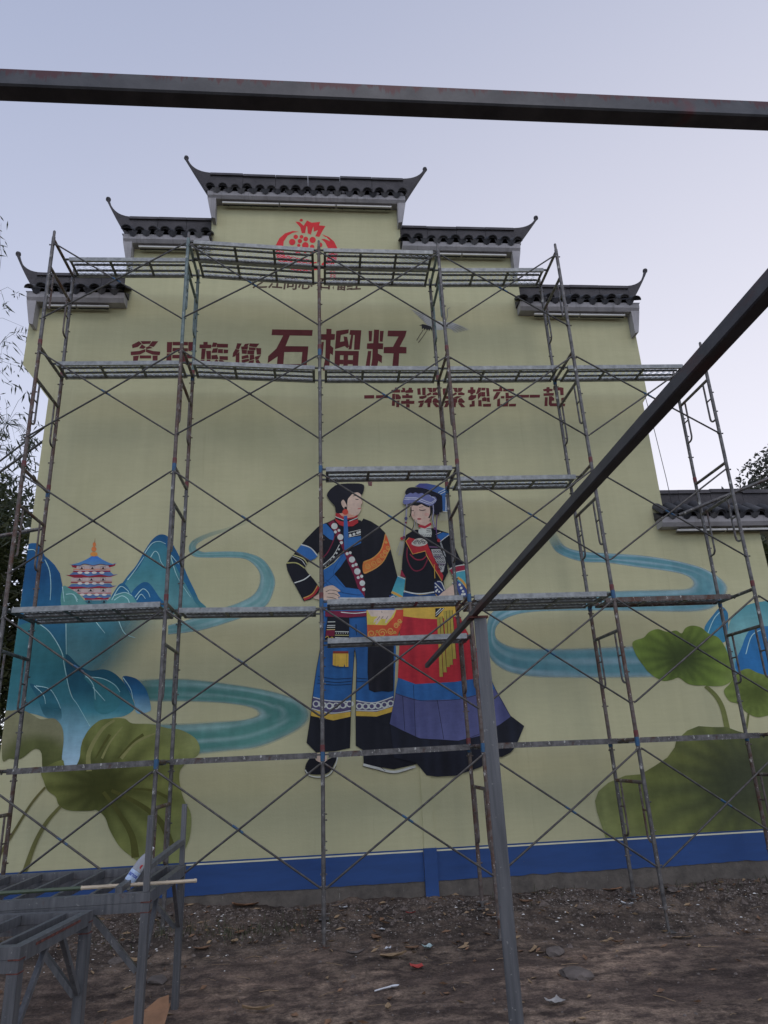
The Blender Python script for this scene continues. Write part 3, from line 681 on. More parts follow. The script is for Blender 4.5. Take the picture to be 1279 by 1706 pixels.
for q, wd in (([(640,690),(690,590),(770,490)], 4), ([(560,770),(560,650),(640,510),(720,450)], 9), ([(760,690),(850,590),(980,530)], 6)):
    P.stroke(tl(q), wd, pc(96, 97, 58), taper=wd*.4)
for q, wd in (([(650,900),(760,1050),(830,1180),(850,1310)], 13), ([(700,890),(880,980),(1010,1090),(1080,1250)], 12), ([(800,880),(950,890),(1080,950)], 6), ([(600,690),(640,620),(690,540)], 5), ([(740,690),(830,590),(900,540)], 5)):
    P.stroke(tl(q), wd*.45, pc(58, 60, 20), taper=wd)
P.done('drooping olive lotus leaves painted at lower left')
tq = T(980, 1020, 4.264); P = Paint('painted_lotus_leaf', .0060, .0003)
P.stroke(tq([(830,525),(900,590),(950,680),(985,830)]), 6, pc(82, 88, 46), taper=9)
P.stroke(tq([(1135,720),(1120,830)]), 3.5, pc(74, 80, 42), taper=3.5)
P.poly(tq([(960,560),(1000,510),(1060,430),(1130,400),(1200,430),(1279,450),(1420,470),(1480,600),(1440,740),(1300,730),(1200,745),(1120,710),(1060,650),(1000,630)]), leaf_fn(1256, 1155, pc(62, 70, 26), pc(94, 104, 46), pc(112, 120, 66), 62, 16, .6, .55), True, 7)
P.poly(tq([(310,230),(330,200),(390,180),(430,140),(490,120),(560,140),(620,130),(660,150),(690,110),(740,95),(800,110),(850,150),(920,180),(970,250),(1000,330),(1032,420),(1020,480),(960,520),(880,525),(820,520),(760,520),(700,505),(640,465),(590,480),(520,485),(430,430),(390,380),(340,310)]),
       leaf_fn(1134, 1095, pc(50, 58, 26), pc(90, 104, 38), pc(104, 114, 60), 84, 19, 3.1, .55), True, 6)
P.poly(tq([(120,1600),(60,1420),(45,1340),(70,1270),(140,1210),(260,1160),(370,1150),(470,1090),(560,1030),(610,960),(622,910),(700,840),(780,808),(880,815),(980,815),(1060,845),(1160,870),(1250,860),(1340,830),(1500,900),(1560,1200),(1560,1590),(700,1606)]),
       leaf_fn(1250, 1300, pc(50, 52, 38), pc(88, 90, 46), pc(104, 104, 66), 215, 21, 4.4, .6), False, 11)
P.done('green lotus leaves painted at lower right')

# ---- the painted couple
T1, T2, T3, T4, T5, T6, TM = T(480,780,6.395), T(640,780,6.395), T(480,960,6.395), T(640,960,6.395), T(480,1120,6.395), T(680,1120,5.8136), T(440,760,2.7804)
BK, BL, DB, MR, RD, OR, GD, SK, WH, YE = pc(15,17,26), pc(24,76,136), pc(14,48,92), pc(88,20,46), pc(128,28,36), pc(150,70,28), pc(172,128,58), pc(168,148,140), pc(160,166,172), pc(160,132,40)
LI = pc(18, 20, 26)
def d1_(P, tf, x, y, r, c_, ry=None):
    q = tf([(x, y), (x+r, y)]); P.disc(q[0][0], q[0][1], q[1][0]-q[0][0], c_, None if ry is None else ry*(q[1][0]-q[0][0])/r)
P = Paint('painted_man', .0080, .00011)
# trousers
P.poly(TM([(272,725),(425,725),(418,900),(408,1050),(403,1140),(330,1155),(223,1125),(240,1000),(262,870)]), lambda x, y: mixc(BL, DB, .35+.5*vn(x, y*.15, .09)), False, 9)
P.poly(TM([(418,725),(600,725),(610,900),(600,1125),(510,1150),(424,1140),(427,960),(419,890)]), lambda x, y: mixc(BL, DB, .4+.5*vn(x, y*.15, .09, 2)), False, 9)
P.poly(TM([(225,1118),(300,1135),(403,1138),(402,1186),(320,1200),(217,1175)]), pc(60,56,90)); P.poly(TM([(425,1135),(510,1145),(598,1118),(601,1162),(520,1186),(425,1184)]), pc(60,56,90))
for a in ([(226,1116),(300,1133),(403,1136)], [(219,1168),(310,1190),(402,1178)], [(425,1132),(510,1142),(597,1114)], [(425,1176),(520,1178),(600,1152)]): P.stroke(TM(a), 1.6, WH)
for i in range(6): 
    x, y = 240+i*31, 1147+10*math.sin(i*.62)
    q = TM([(x, y)])[0]; P.ring(q[0], q[1], 4.6, 2.0, WH); P.stroke([(q[0]+4.6, q[1]-4), (q[0]+6.6, q[1]), (q[0]+4.6, q[1]+4)], 1.3, WH, smooth=False)
for i in range(6):
    x, y = 440+i*29, 1158-(i*i)*.9+2*i
    q = TM([(x, y)])[0]; P.ring(q[0], q[1], 4.4, 2.0, WH); P.stroke([(q[0]+4.4, q[1]-4), (q[0]+6.2, q[1]), (q[0]+4.4, q[1]+4)], 1.3, WH, smooth=False)
P.poly(TM([(217,1172),(310,1196),(403,1183),(401,1206),(320,1224),(215,1202)]), YE); P.poly(TM([(425,1181),(520,1184),(601,1158),(598,1182),(520,1206),(425,1203)]), YE)
P.poly(TM([(215,1202),(320,1224),(401,1206),(396,1352),(330,1366),(240,1372),(197,1328)]), lambda x, y: mixc(BK, pc(24,26,36), max(0, vn(x, y*.1, .12))), False, 9)
P.poly(TM([(425,1203),(520,1206),(598,1182),(600,1250),(680,1290),(740,1320),(745,1410),(690,1430),(600,1450),(520,1438),(460,1424),(458,1362),(426,1342)]), lambda x, y: mixc(BK, pc(24,26,36), max(0, vn(x, y*.1, .12, 5))), False, 9)
for a in ([(272,725),(262,870),(240,1000),(223,1125),(215,1202),(197,1328)], [(419,890),(427,960),(424,1140),(425,1342)], [(418,900),(408,1050),(403,1140),(396,1352)], [(250,1020),(330,1032),(405,1028)], [(248,1036),(330,1048),(405,1042)], [(245,1052),(330,1060),(405,1056)], [(428,1028),(480,1032)], [(428,1042),(480,1046)], [(425,780),(428,830)]): P.stroke(TM(a), .8, LI)
# shoes
P.poly(TM([(243,1376),(292,1376),(290,1412),(265,1424),(240,1408)]), SK); P.poly(TM([(198,1468),(190,1440),(204,1408),(225,1390),(245,1412),(275,1418),(300,1402),(338,1386),(325,1425),(298,1465),(255,1474)]), BK, True)
P.stroke(TM([(190,1452),(210,1478),(255,1486),(300,1474),(330,1430),(340,1390)]), 1.8, WH); P.stroke(TM([(188,1460),(210,1484),(258,1491),(304,1478),(334,1434)]), .7, LI)
P.stroke(TM([(458,1428),(520,1444),(600,1462),(680,1442),(700,1438)]), 4.2, WH); P.stroke(TM([(456,1434),(520,1452),(600,1470),(690,1446)]), .8, LI); P.stroke(TM([(540,1440),(560,1458)]), .8, LI)
# black drape beside the leg
P.poly(TM([(480,860),(600,880),(598,1086),(575,1092),(545,1088),(510,1094),(484,1082),(478,1000)]), lambda x, y: mixc(BK, pc(28,28,38), max(0, 1.5*vn(x, y*.05, .22, 8))), False, 8)
P.poly(TM([(272,640),(600,640),(604,740),(420,745),(272,740)]), BL)
# upper arm and elbow
P.poly(TM([(262,318),(245,332),(190,388),(150,438),(118,478),(102,500),(108,530),(125,568),(150,612),(183,672),(215,664),(252,634),(258,612),(230,572),(205,545),(187,520),(200,492),(228,470),(255,445),(275,420),(285,330)]), BK)
P.poly(TM([(172,412),(215,428),(250,460),(235,476),(205,488),(180,466),(143,446)]), pc(30,78,138)); P.stroke(TM([(170,410),(215,426),(247,462)]), 1.8, WH)
for a, wd, c_ in (([(135,458),(180,475),(200,500)], 1.6, pc(140,140,96)), ([(130,464),(172,482),(192,508)], 1.0, WH), ([(104,496),(150,496),(187,519)], 1.8, pc(128,128,80)), ([(140,588),(185,572),(214,550)], 1.8, WH)): P.stroke(TM(a), wd, c_)
P.stroke(T3([(168,252),(265,205),(325,115)]), 3.6, RD); P.stroke(T3([(160,236),(255,190),(312,100)]), 1.5, GD)
# torso
P.poly(TM([(266,318),(300,305),(335,288),(445,298),(480,330),(485,665),(350,668),(275,640),(270,500)]), BK)
P.poly(T1([(355,600),(405,595),(490,690),(480,772),(440,760),(355,690)]), BL)
P.poly(T1([(375,1085),(470,1010),(600,888),(620,960),(560,1050),(490,1130),(610,1300),(390,1300)]), BL)
P.poly(T3([(385,0),(510,0),(612,122),(762,142),(812,225),(815,262),(380,262),(380,100)]), BL)
P.poly(T1([(640,745),(778,725),(778,800),(650,860),(638,850)]), BL)
for a in ([(400,40),(520,130),(600,180),(790,200)], [(395,70),(500,160),(800,215)], [(545,235),(812,238)]): P.stroke(T3(a), .8 if a[0][0] < 500 else 2.0, DB if a[0][0] < 500 else WH)
P.stroke(T1([(500,1130),(380,1240)]), .8, DB); P.stroke(T1([(600,900),(480,1120),(600,1279)]), .7, DB)
P.poly(T1([(365,1040),(470,950),(545,815),(570,860),(490,1000),(375,1085)]), BK); P.stroke(T1([(370,1035),(475,940),(545,818)]), 1.2, WH); P.stroke(T1([(380,1080),(495,1000),(590,885)]), 1.0, pc(140,140,100))
for x, y in ((395,1045),(425,1018),(455,985),(485,950),(515,908),(540,868)): d1_(P, T1, x, y, 11, WH)
P.stroke(T1([(365,960),(420,900),(470,800),(500,720)]), 1.6, MR)
P.poly(T1([(640,690),(770,655),(772,715),(642,745)]), BK); P.stroke(T1([(640,690),(770,658)]), .9, WH); P.stroke(T1([(642,738),(772,710)]), .9, WH)
for x, y in ((660,718),(700,706),(738,692),(762,684)): d1_(P, T1, x, y, 15, WH)
# cape
P.poly(T1([(772,585),(800,540),(880,570),(960,620),(1030,690),(1070,800),(1110,950),(1167,1175),(1150,1240),(1085,1370),(1075,1400),(815,1400),(806,1240),(785,1000),(772,700)]), lambda x, y: mixc(BK, pc(22,24,34), max(0, 1.3*vn(x, y*.12, .1, 3))), False, 8)
P.poly(T1([(1035,705),(1085,850),(1060,905),(1000,1010),(900,1085),(805,1125),(800,1005),(900,960),(980,885),(1012,800)]), lambda x, y: mixc(pc(168,96,34), pc(164,62,30), (x-610)/38), True, 6)
P.stroke(T1([(1035,705),(1012,800),(980,885),(900,960),(800,1005)]), 1.4, GD); P.stroke(T1([(1085,850),(1060,905),(1000,1010),(900,1085),(805,1122)]), 1.6, GD)
for x, y, r in ((845,1045,33),(912,1018,34),(965,985,28),(1000,935,28),(1030,895,24),(1060,850,24),(1040,790,16)):
    q = T1([(x, y), (x+r, y)]); P.spiral(q[0][0], q[0][1], q[1][0]-q[0][0], 1.1, GD)
# sash with silver discs
P.poly(T1([(425,590),(482,558),(545,660),(585,790),(610,870),(700,950),(760,1080),(812,1210),(815,1375),(790,1340),(740,1279),(700,1150),(640,1020),(590,890),(545,790),(495,690)]), MR)
for x, y, r in ((492,622,34),(502,683,16),(540,667,15),(555,738,32),(566,797,17),(627,915,17),(660,905,15),(678,977,33),(690,1042,16),(722,1030,17),(735,1103,34),(745,1168,16),(781,1155,17),(788,1228,30),(803,1295,18)): d1_(P, T1, x, y, r, pc(158,166,172))
# collar, neck, head
P.poly(T1([(505,485),(540,478),(640,510),(735,498),(745,585),(690,622),(600,628),(545,610),(500,560)]), RD); P.stroke(T1([(502,530),(590,565),(740,540)]), 3.0, BK); P.stroke(T1([(502,522),(590,556)]), 1.2, WH); P.stroke(T1([(650,570),(740,532)]), 1.2, WH)
P.poly(T1([(540,485),(600,440),(700,480),(730,505),(700,525),(640,535),(570,515)]), pc(160,120,108))
P.poly(T1([(525,180),(640,168),(790,176),(806,235),(780,288),(740,265),(700,280),(660,320),(640,340),(632,410),(610,470),(560,485),(508,478),(497,412),(440,345),(412,290),(440,240),(480,205)]), pc(17,18,28), True)
P.poly(T1([(690,275),(740,264),(775,292),(774,330),(790,372),(772,400),(776,440),(764,470),(745,500),(700,508),(645,485),(627,440),(633,345),(655,310)]), SK, True)
P.poly(T1([(565,362),(590,343),(622,402),(608,432),(590,430),(570,400)]), SK, True); P.stroke(T1([(690,302),(720,298),(745,310)]), 1.1, LI); P.stroke(T1([(715,335),(748,340)]), 1.2, LI); P.stroke(T1([(740,438),(775,432)]), 1.4, pc(140,70,72)); P.stroke(T1([(775,330),(790,372),(774,400)]), .6, pc(110,80,74))
P.poly(T1([(592,515),(626,510),(640,700),(638,868),(596,875),(590,700)]), pc(30,72,128)); d1_(P, T1, 608, 472, 31, pc(150,50,40)); d1_(P, T1, 608, 425, 11, LI)
# hand on hip
P.poly(T3([(270,235),(330,190),(380,125),(430,105),(475,102),(520,130),(556,162),(525,172),(552,215),(530,232),(546,248),(450,258),(370,258)]), SK, True)
for a in ([(440,150),(500,155),(530,170)], [(420,190),(490,190),(545,220)], [(410,225),(470,232),(520,250)], [(440,150),(400,170)]): P.stroke(T3(a), .8, LI)
# belt, apron, pouch
P.poly(T3([(395,372),(832,375),(832,428),(650,442),(395,432)]), MR); P.stroke(T3([(560,385),(700,398),(832,385)]), 1.4, WH)
P.poly(T3([(420,432),(650,442),(648,700),(495,700),(390,690),(402,560)]), BK); P.poly(T3([(405,580),(495,575),(492,640),(398,640)]), MR)
for (a, b_, c_) in (((420,490),(500,488), WH), ((415,528),(500,526), WH), ((412,548),(500,546), WH), ((408,572),(498,570), pc(150,130,90)), ((498,592),(645,595), WH), ((498,630),(645,632), pc(130,130,90)), ((498,657),(645,660), WH)): P.stroke(T3([a, b_]), 1.3, c_)
P.stroke(T3([(395,655),(420,640),(440,670),(465,650),(492,675)]), 1.4, YE, smooth=False)
for i in range(6): d1_(P, T3, 512+i*24, 609, 5, WH)
P.poly(T3([(478,800),(640,800),(640,828),(478,828)]), pc(96,36,28)); P.poly(T3([(475,826),(642,826),(640,966),(606,968),(600,935),(590,966),(536,964),(530,940),(524,964),(474,948)]), YE)
P.stroke(T3([(500,830),(498,955)]), .6, pc(110,88,20)); P.stroke(T3([(620,830),(622,960)]), .6, pc(110,88,20))
P.stroke(T3([(700,800),(706,860)]), .8, LI); P.stroke(T3([(720,510),(720,600)]), .7, LI)
# orange bag and open hand
P.poly(T3([(830,365),(1225,360),(1222,450),(1195,560),(1160,650),(1180,700),(1000,708),(842,690),(838,500)]), lambda x, y: mixc(pc(150,66,26), pc(150,46,28), (x-610)/55), False, 8)
P.poly(T3([(834,365),(1150,365),(1120,440),(1040,525),(840,518)]), pc(150,140,50))
P.poly(T3([(840,362),(1142,362),(1095,440),(1062,470),(1045,502),(1028,500),(1040,462),(990,456),(962,490),(940,518),(925,508),(945,470),(905,505),(915,465),(955,432),(880,432)]), pc(164,150,146))
for a in ([(990,380),(1000,390)], [(990,456),(1010,430)], [(945,470),(975,430)], [(1040,462),(1060,430)]): P.stroke(T3(a), .7, LI)
for x, y, r, sg in ((885,615,46,1),(1000,610,48,-1),(1090,585,38,1),(1150,530,30,-1),(1185,480,24,1),(945,590,14,1),(1135,600,14,1)):
    q = T3([(x, y), (x+r, y)]); P.spiral(q[0][0], q[0][1], q[1][0]-q[0][0], 1.7, GD, 1.5, sg)
P.done('man in black and blue embroidered costume, hand on hip, painted in the mural')

P = Paint('painted_woman', .0230, .00011)
# skirt
PU, TB = pc(66,70,114), pc(30,80,140)
pleat = lambda a, b_, z: (lambda x, y: mixc(a, b_, .45+.9*vn(x-(y-1100)*.08, y*.04, .075, z)))
P.poly(TM([(582,1240),(640,1268),(720,1304),(900,1314),(1010,1288),(1085,1244),(1140,1203),(1202,1250),(1165,1340),(1140,1372),(1100,1392),(1060,1395),(1000,1440),(960,1455),(880,1480),(800,1484),(750,1478),(718,1438),(700,1420),(640,1405),(600,1395)]), pleat(BK, pc(24,28,44), 1.), False, 8)
P.poly(TM([(608,1095),(720,1128),(900,1122),(1040,1085),(1066,1074),(1105,1140),(1140,1206),(1085,1246),(1010,1292),(900,1318),(810,1312),(720,1307),(640,1270),(580,1240)]), pleat(PU, pc(48,52,92), 2.), False, 8)
P.poly(TM([(620,1022),(700,1052),(880,1042),(1045,1020),(1068,1078),(1040,1090),(900,1126),(720,1132),(606,1098)]), pleat(TB, pc(20,60,112), 3.), False, 8)
P.poly(TM([(640,730),(895,722),(930,800),(985,900),(1046,1020),(880,1046),(700,1056),(618,1026),(625,890),(628,800)]), pleat(pc(146,26,40), pc(116,18,34), 4.), False, 8)
P.poly(TM([(640,625),(850,620),(895,660),(897,742),(790,756),(720,752),(640,742)]), YE)
for a in ([(606,1098),(720,1132),(900,1126),(1040,1088)], [(582,1242),(720,1307),(900,1318),(1085,1246)], [(1040,1000),(1066,1074),(1140,1206)], [(690,1060),(700,1305)], [(800,1130),(830,1310)], [(640,1110),(650,1270)]): P.stroke(TM(a), .7, LI)
for a, b_ in (((572,440),(605,1072)), ((602,430),(645,1025)), ((640,372),(680,968)), ((675,365),(710,945)), ((706,365),(745,882))):
    P.stroke(T4([a, ((a[0]+b_[0])/2+3, (a[1]+b_[1])/2), b_]), 4.4, pc(128,116,44), taper=6.0); P.stroke(T4([(a[0]+16, a[1]), (b_[0]+19, b_[1])]), .7, LI)
P.poly(T4([(540,345),(640,340),(560,440),(540,440)]), BK); P.stroke(T4([(545,400),(600,345)]), 1.5, WH); P.stroke(T4([(545,425),(630,345)]), 1.2, WH)
# sleeves and jacket
P.poly(TM([(840,368),(878,415),(900,465),(926,512),(930,540),(868,545),(850,500),(830,470)]), BK)
P.poly(T2([(690,1080),(760,1050),(856,1034),(862,1092),(770,1112),(720,1140)]), pc(110,26,48)); P.stroke(T2([(690,1082),(760,1048),(856,1032)]), 1.5, WH); P.stroke(T2([(720,1140),(770,1112),(864,1092)]), 1.6, WH)
P.poly(T2([(722,1142),(770,1114),(864,1094),(885,1240),(895,1330),(870,1320),(770,1190)]), pc(46,118,140))
P.poly(T4([(770,50),(830,90),(895,160),(870,250),(800,215),(760,110)]), pc(38,52,104)); P.stroke(T4([(775,18),(830,60),(892,150)]), 4.0, pc(160,120,50)); 
for x, y in ((800,95),(815,130),(835,165),(850,195),(826,200)): d1_(P, T4, x, y, 14, WH)
P.poly(T2([(180,1085),(232,1090),(232,1172),(168,1152)]), pc(110,24,48)); P.stroke(T2([(180,1080),(215,1095)]), 1.3, WH)
P.poly(T4([(142,0),(222,28),(210,130),(196,245),(120,220),(70,185)]), lambda x, y: mixc(pc(34,108,136), pc(50,124,140), (y-965)/20), False, 8); P.stroke(T4([(140,2),(222,34)]), 1.4, WH)
P.stroke(T4([(76,172),(135,200),(190,232)]), 4.2, pc(164,126,50)); P.poly(T4([(50,205),(110,215),(150,245),(55,245)]), pc(40,50,98)); P.stroke(T4([(60,235),(95,215),(110,235)]), 1.6, WH)
P.poly(TM([(655,368),(690,345),(780,336),(850,358),(868,400),(845,500),(850,540),(830,580),(835,640),(650,640),(655,565),(636,530),(640,470)]), BK)
P.poly(T2([(555,720),(620,690),(700,705),(590,790)]), BL); P.stroke(T2([(700,708),(640,750),(590,792)]), 1.2, WH); P.stroke(T2([(545,712),(600,688)]), 1.0, WH)
P.stroke(T4([(205,162),(300,185),(400,190),(535,172)]), 2.0, WH); P.poly(T4([(200,175),(370,205),(535,190),(570,240),(195,245)]), DB); P.stroke(T4([(205,225),(370,235),(560,215)]), .8, pc(50,80,150))
P.poly(T4([(528,68),(580,50),(625,100),(650,150),(570,215),(530,180)]), pc(26,38,80)); P.stroke(T4([(535,75),(570,110),(620,160)]), 1.6, WH); P.stroke(T4([(560,60),(605,70),(640,150)]), 1.5, WH)
for x, y in ((545,120),(560,150),(580,170),(548,165)): d1_(P, T4, x, y, 11, WH)
P.poly(T4([(555,232),(620,172),(700,112),(735,85),(765,95),(770,235)]), SK); P.poly(T4([(712,75),(745,62),(760,85),(735,102)]), pc(46,50,70)); P.stroke(T4([(715,78),(750,70)]), 1.2, WH)
# lapel and silver
P.stroke(T2([(243,850),(240,960),(280,1060),(335,1100),(410,1070),(465,960)]), 2.0, pc(88,22,44)); P.stroke(T2([(270,920),(330,975),(400,978),(450,935)]), 2.2, pc(104,26,48))
P.poly(T2([(225,782),(262,745),(290,752),(450,800),(475,860),(545,990),(625,1150),(615,1208),(560,1120),(500,1010),(435,888),(298,922)]), pc(132,24,34)); P.stroke(T2([(262,748),(226,782),(300,922),(435,888),(445,930),(520,1060),(610,1205)]), 1.3, GD, smooth=False)
P.poly(T2([(290,800),(330,762),(400,755),(455,795),(430,825),(360,840),(300,825)]), pc(140,140,140), True)
for i in range(9): P.ring(*T2([(310+i*15, 790+14*math.sin(i*1.9))])[0], 1.7, .8, pc(40,42,50))
P.poly(T2([(495,870),(592,868),(640,960),(650,1010),(625,1110),(600,1115),(565,1030),(520,950)]), pc(128,130,136))
for i in range(22):
    P.ring(*T2([(525+(i % 4)*26+(i//4)*9, 895+(i//4)*36)])[0], 1.6, .8, pc(38,40,52))
P.stroke(T2([(520,950),(600,950)]), 1.4, pc(70,50,84)); P.stroke(T2([(560,1025),(640,1030)]), 1.6, pc(70,50,84)); P.stroke(T2([(475,845),(600,850)]), 2.4, pc(74,54,84)); P.stroke(T2([(528,1030),(535,1180)]), 1.0, YE)
# neck, face, hair, head-cloth
P.poly(T2([(380,595),(485,570),(500,640),(385,655)]), SK); P.poly(T2([(362,655),(490,632),(502,695),(498,740),(390,735),(360,700)]), pc(140,146,150))
for y in (655, 672, 690): P.stroke(T2([(445,y),(492,y-6)]), 1.0, LI)
for i in range(6): P.stroke(T2([(395+i*18, 712),(410+i*18, 735)]), .8, pc(60,62,74))
P.poly(T2([(362,608),(430,622),(495,585),(500,610),(430,652),(360,632)]), pc(130,26,44))
P.poly(T2([(540,330),(612,310),(618,440),(578,500),(535,495),(500,430)]), pc(16,18,30), True)
P.poly(T2([(325,205),(372,172),(450,172),(560,195),(672,240),(668,472),(618,470),(612,300),(560,272),(450,232)]), lambda x, y: mixc(pc(50,54,108), pc(36,72,124), (x-705)/30), False, 6)
P.stroke(T2([(655,260),(652,462)]), 1.3, WH); P.stroke(T2([(570,270),(660,225)]), 1.0, WH); P.stroke(T2([(590,285),(668,245)]), 1.0, WH); P.stroke(T2([(618,470),(668,470)]), 1.2, WH)
for i in range(8): P.stroke(T2([(586+i*12, 480),(590+i*11, 572-(i % 2)*8)]), .7, pc(130,132,130))
P.poly(T2([(275,410),(330,385),(480,395),(496,500),(478,560),(430,605),(395,612),(345,590),(310,555),(290,520),(277,450)]), pc(170,148,142), True)
d1_(P, T2, 448, 502, 26, pc(176,138,134), 18); d1_(P, T2, 300, 510, 14, pc(174,140,136), 14)
P.poly(T2([(285,425),(290,388),(390,368),(478,405),(480,430),(430,415),(392,392),(350,410),(300,405)]), LI)
P.stroke(T2([(280,420),(282,480),(265,530)]), 1.6, LI); P.stroke(T2([(490,410),(492,490),(470,540)]), 2.6, LI); P.stroke(T2([(320,555),(310,620),(290,670)]), 1.2, LI)
P.stroke(T2([(276,458),(295,462),(312,460)]), 1.1, LI); P.stroke(T2([(368,452),(400,460),(436,452)]), 1.2, LI); P.stroke(T2([(365,428),(412,418)]), .7, pc(70,56,56)); P.stroke(T2([(322,470),(315,515),(328,520)]), .5, pc(120,90,86)); d1_(P, T2, 369, 550, 23, pc(120,50,58), 9)
P.poly(T2([(195,372),(213,315),(240,275),(330,258),(480,290),(556,342),(490,410),(380,374),(300,378),(220,396)]), pc(76,82,128), True)
for a in ([(215,325),(330,325),(400,345)], [(208,342),(330,340),(390,362)], [(400,345),(490,375),(545,338)], [(385,360),(488,392),(550,350)], [(480,300),(535,332)]): P.stroke(T2(a), 1.1, pc(150,156,180))
P.poly(T2([(218,270),(240,230),(290,213),(400,222),(500,258),(580,288),(606,322),(560,326),(535,310),(500,312),(470,290),(430,295),(400,275),(360,282),(330,268),(300,280),(275,272),(235,292)]), pc(14,16,30), True)
# ear tassels
for a in ([(238,395),(232,470),(228,550),(215,650),(205,745)], [(515,400),(520,480),(510,540),(530,640)]): P.stroke(T2(a), 2.4, pc(62,66,104)); P.stroke(T2(a), .8, pc(140,142,160))
d1_(P, T2, 228, 545, 18, pc(50,52,90)); d1_(P, T2, 228, 590, 10, MR); d1_(P, T2, 183, 758, 17, pc(130,30,44)); d1_(P, T2, 205, 745, 16, pc(74,40,66)); d1_(P, T2, 575, 778, 18, pc(130,30,44)); d1_(P, T2, 533, 652, 14, pc(70,44,80))
for a, b_ in (((170,790),(128,905)), ((182,790),(148,940)), ((192,790),(160,935)), ((202,785),(180,940)), ((600,800),(650,950)), ((590,800),(640,940))): P.stroke(T2([a, b_]), 1.0, pc(120,124,134))
P.stroke(T2([(320,560),(315,680)]), 1.1, pc(120,120,130)); P.stroke(T2([(340,560),(345,660)]), 1.1, pc(120,120,130)); P.stroke(T2([(560,500),(548,640),(560,760)]), 1.6, pc(70,50,96))
P.done('woman in red and blue skirt with head-cloth painted in the mural')

# ---- lettering: each character is its own painted piece
BR = pc(70, 26, 30)
a1, a2, a3, a4 = T(200,560,4.737), T(440,530,4.919), T(600,630,6.732), T(760,630,6.395)
GE = [[(95,70),(150,42),(170,60),(140,84),(98,95)],[(162,42),(245,42),(235,60),(178,62)],[(255,42),(300,42),(265,85),(228,78)],[(172,66),(202,88),(186,100),(152,96)],[(206,90),(228,82),(255,94),(206,102)],[(85,125),(150,120),(200,105),(198,124),(155,145),(85,150)],[(205,105),(260,120),(317,125),(312,150),(255,145),(204,124)],[(155,155),(245,155),(245,175),(155,175)],[(105,160),(148,155),(136,200),(136,226),(104,226)],[(258,155),(295,155),(292,226),(258,226)],[(142,206),(252,206),(252,226),(142,226)]]
MIN = [[(372,48),(410,48),(405,130),(370,130)],[(370,138),(405,138),(403,215),(365,222)],[(415,48),(535,48),(535,72),(415,72)],[(540,48),(578,48),(575,120),(540,118)],[(415,95),(535,98),(535,120),(412,120)],[(412,150),(580,150),(580,175),(412,174)],[(412,212),(450,198),(452,222),(412,228)],[(482,124),(510,124),(515,148),(486,148)],[(488,178),(524,178),(548,206),(580,214),(575,232),(530,230),(500,208)]]
ZU = [[(628,68),(720,70),(718,95),(626,95)],[(658,48),(690,48),(690,67),(658,67)],[(645,100),(675,100),(665,182),(640,182)],[(638,188),(665,188),(660,226),(630,226)],[(680,118),(715,118),(715,182),(685,180)],[(685,186),(712,188),(708,222),(686,226)],[(735,52),(765,55),(755,85),(722,85)],[(765,62),(852,65),(850,90),(762,88)],[(735,100),(770,97),(765,130),(722,132)],[(775,105),(810,105),(810,135),(772,132)],[(818,108),(852,110),(850,135),(818,135)],[(722,155),(765,150),(775,180),(722,182)],[(785,160),(850,162),(850,188),(785,185)],[(760,186),(772,194),(755,226),(722,226)],[(780,190),(810,194),(846,226),(800,226)]]
XIANG = [[(925,58),(958,60),(935,105),(915,98)],[(912,102),(942,112),(905,160),(888,165),(893,135)],[(915,150),(940,125),(940,228),(912,228)],[(985,65),(1018,60),(1005,79),(975,80)],[(1022,60),(1098,62),(1075,88),(1018,80)],[(955,85),(1010,83),(1005,105),(958,105)],[(1015,90),(1070,94),(1068,110),(1016,108)],[(1075,95),(1112,97),(1110,145),(1080,145)],[(960,110),(1000,112),(998,140),(962,138)],[(1005,115),(1060,115),(1055,145),(1005,142)],[(960,160),(1010,150),(1015,170),(960,182)],[(960,192),(1015,180),(1018,194),(960,215)],[(1025,150),(1055,150),(1060,180),(1022,192)],[(1022,198),(1055,190),(1050,226),(1000,228)],[(1065,165),(1110,152),(1092,180),(1070,190)],[(1070,196),(1090,188),(1114,226),(1080,226)]]
SHI = [[(65,93),(398,98),(393,146),(210,143),(175,230),(362,232),(345,425),(150,425),(100,425),(110,315),(28,370),(33,312),(100,250),(155,143),(60,140)]]
LIU = [[(510,88),(552,90),(550,130),(580,132),(577,178),(545,180),(543,225),(567,245),(562,305),(540,290),(532,430),(480,430),(500,330),(505,180),(465,178),(466,132),(508,132)],[(470,195),(490,195),(478,300),(460,330)],[(590,105),(693,93),(690,125),(628,140),(622,195),(655,190),(650,150),(680,155),(695,235),(680,248),(660,230),(580,255)],[(705,98),(796,100),(782,260),(735,260),(742,140),(730,140),(715,255),(690,258),(712,140),(697,135)],
       [(580,268),(776,270),(774,307),(579,305)],[(578.5,305),(622,305),(617,400),(574,400)],[(650,306),(688,306),(684,400),(648,400)],[(728,307),(774,307),(768,400),(724,400)],[(619,342),(649,342),(648,378),(618,377)],[(686,343),(726,344),(725,378),(685,378)],[(573,400),(768,400),(766,430),(571,430)]]
ZI = [[(855,105),(885,105),(880,190),(858,192)],[(948,105),(980,105),(970,195),(945,193)],[(900,95),(942,96),(937,205),(975,208),(973,255),(932,255),(932,290),(966,310),(963,370),(935,350),(920,430),(870,430),(885,330),(888,255),(840,253),(843,208),(893,206)],[(850,270),(878,270),(865,390),(850,430),(825,430)],[(1013,103),(1167,104),(1155,150),(1110,235),(1166,238),(1165,290),(1106,290),(1098,440),(1045,440),(1060,290),(978,288),(980,238),(1055,236),(1100,152),(1010,150)]]
YI = [[(45,195),(155,193),(155,226),(45,228)],[(178,195),(308,193),(308,222),(175,224)]]
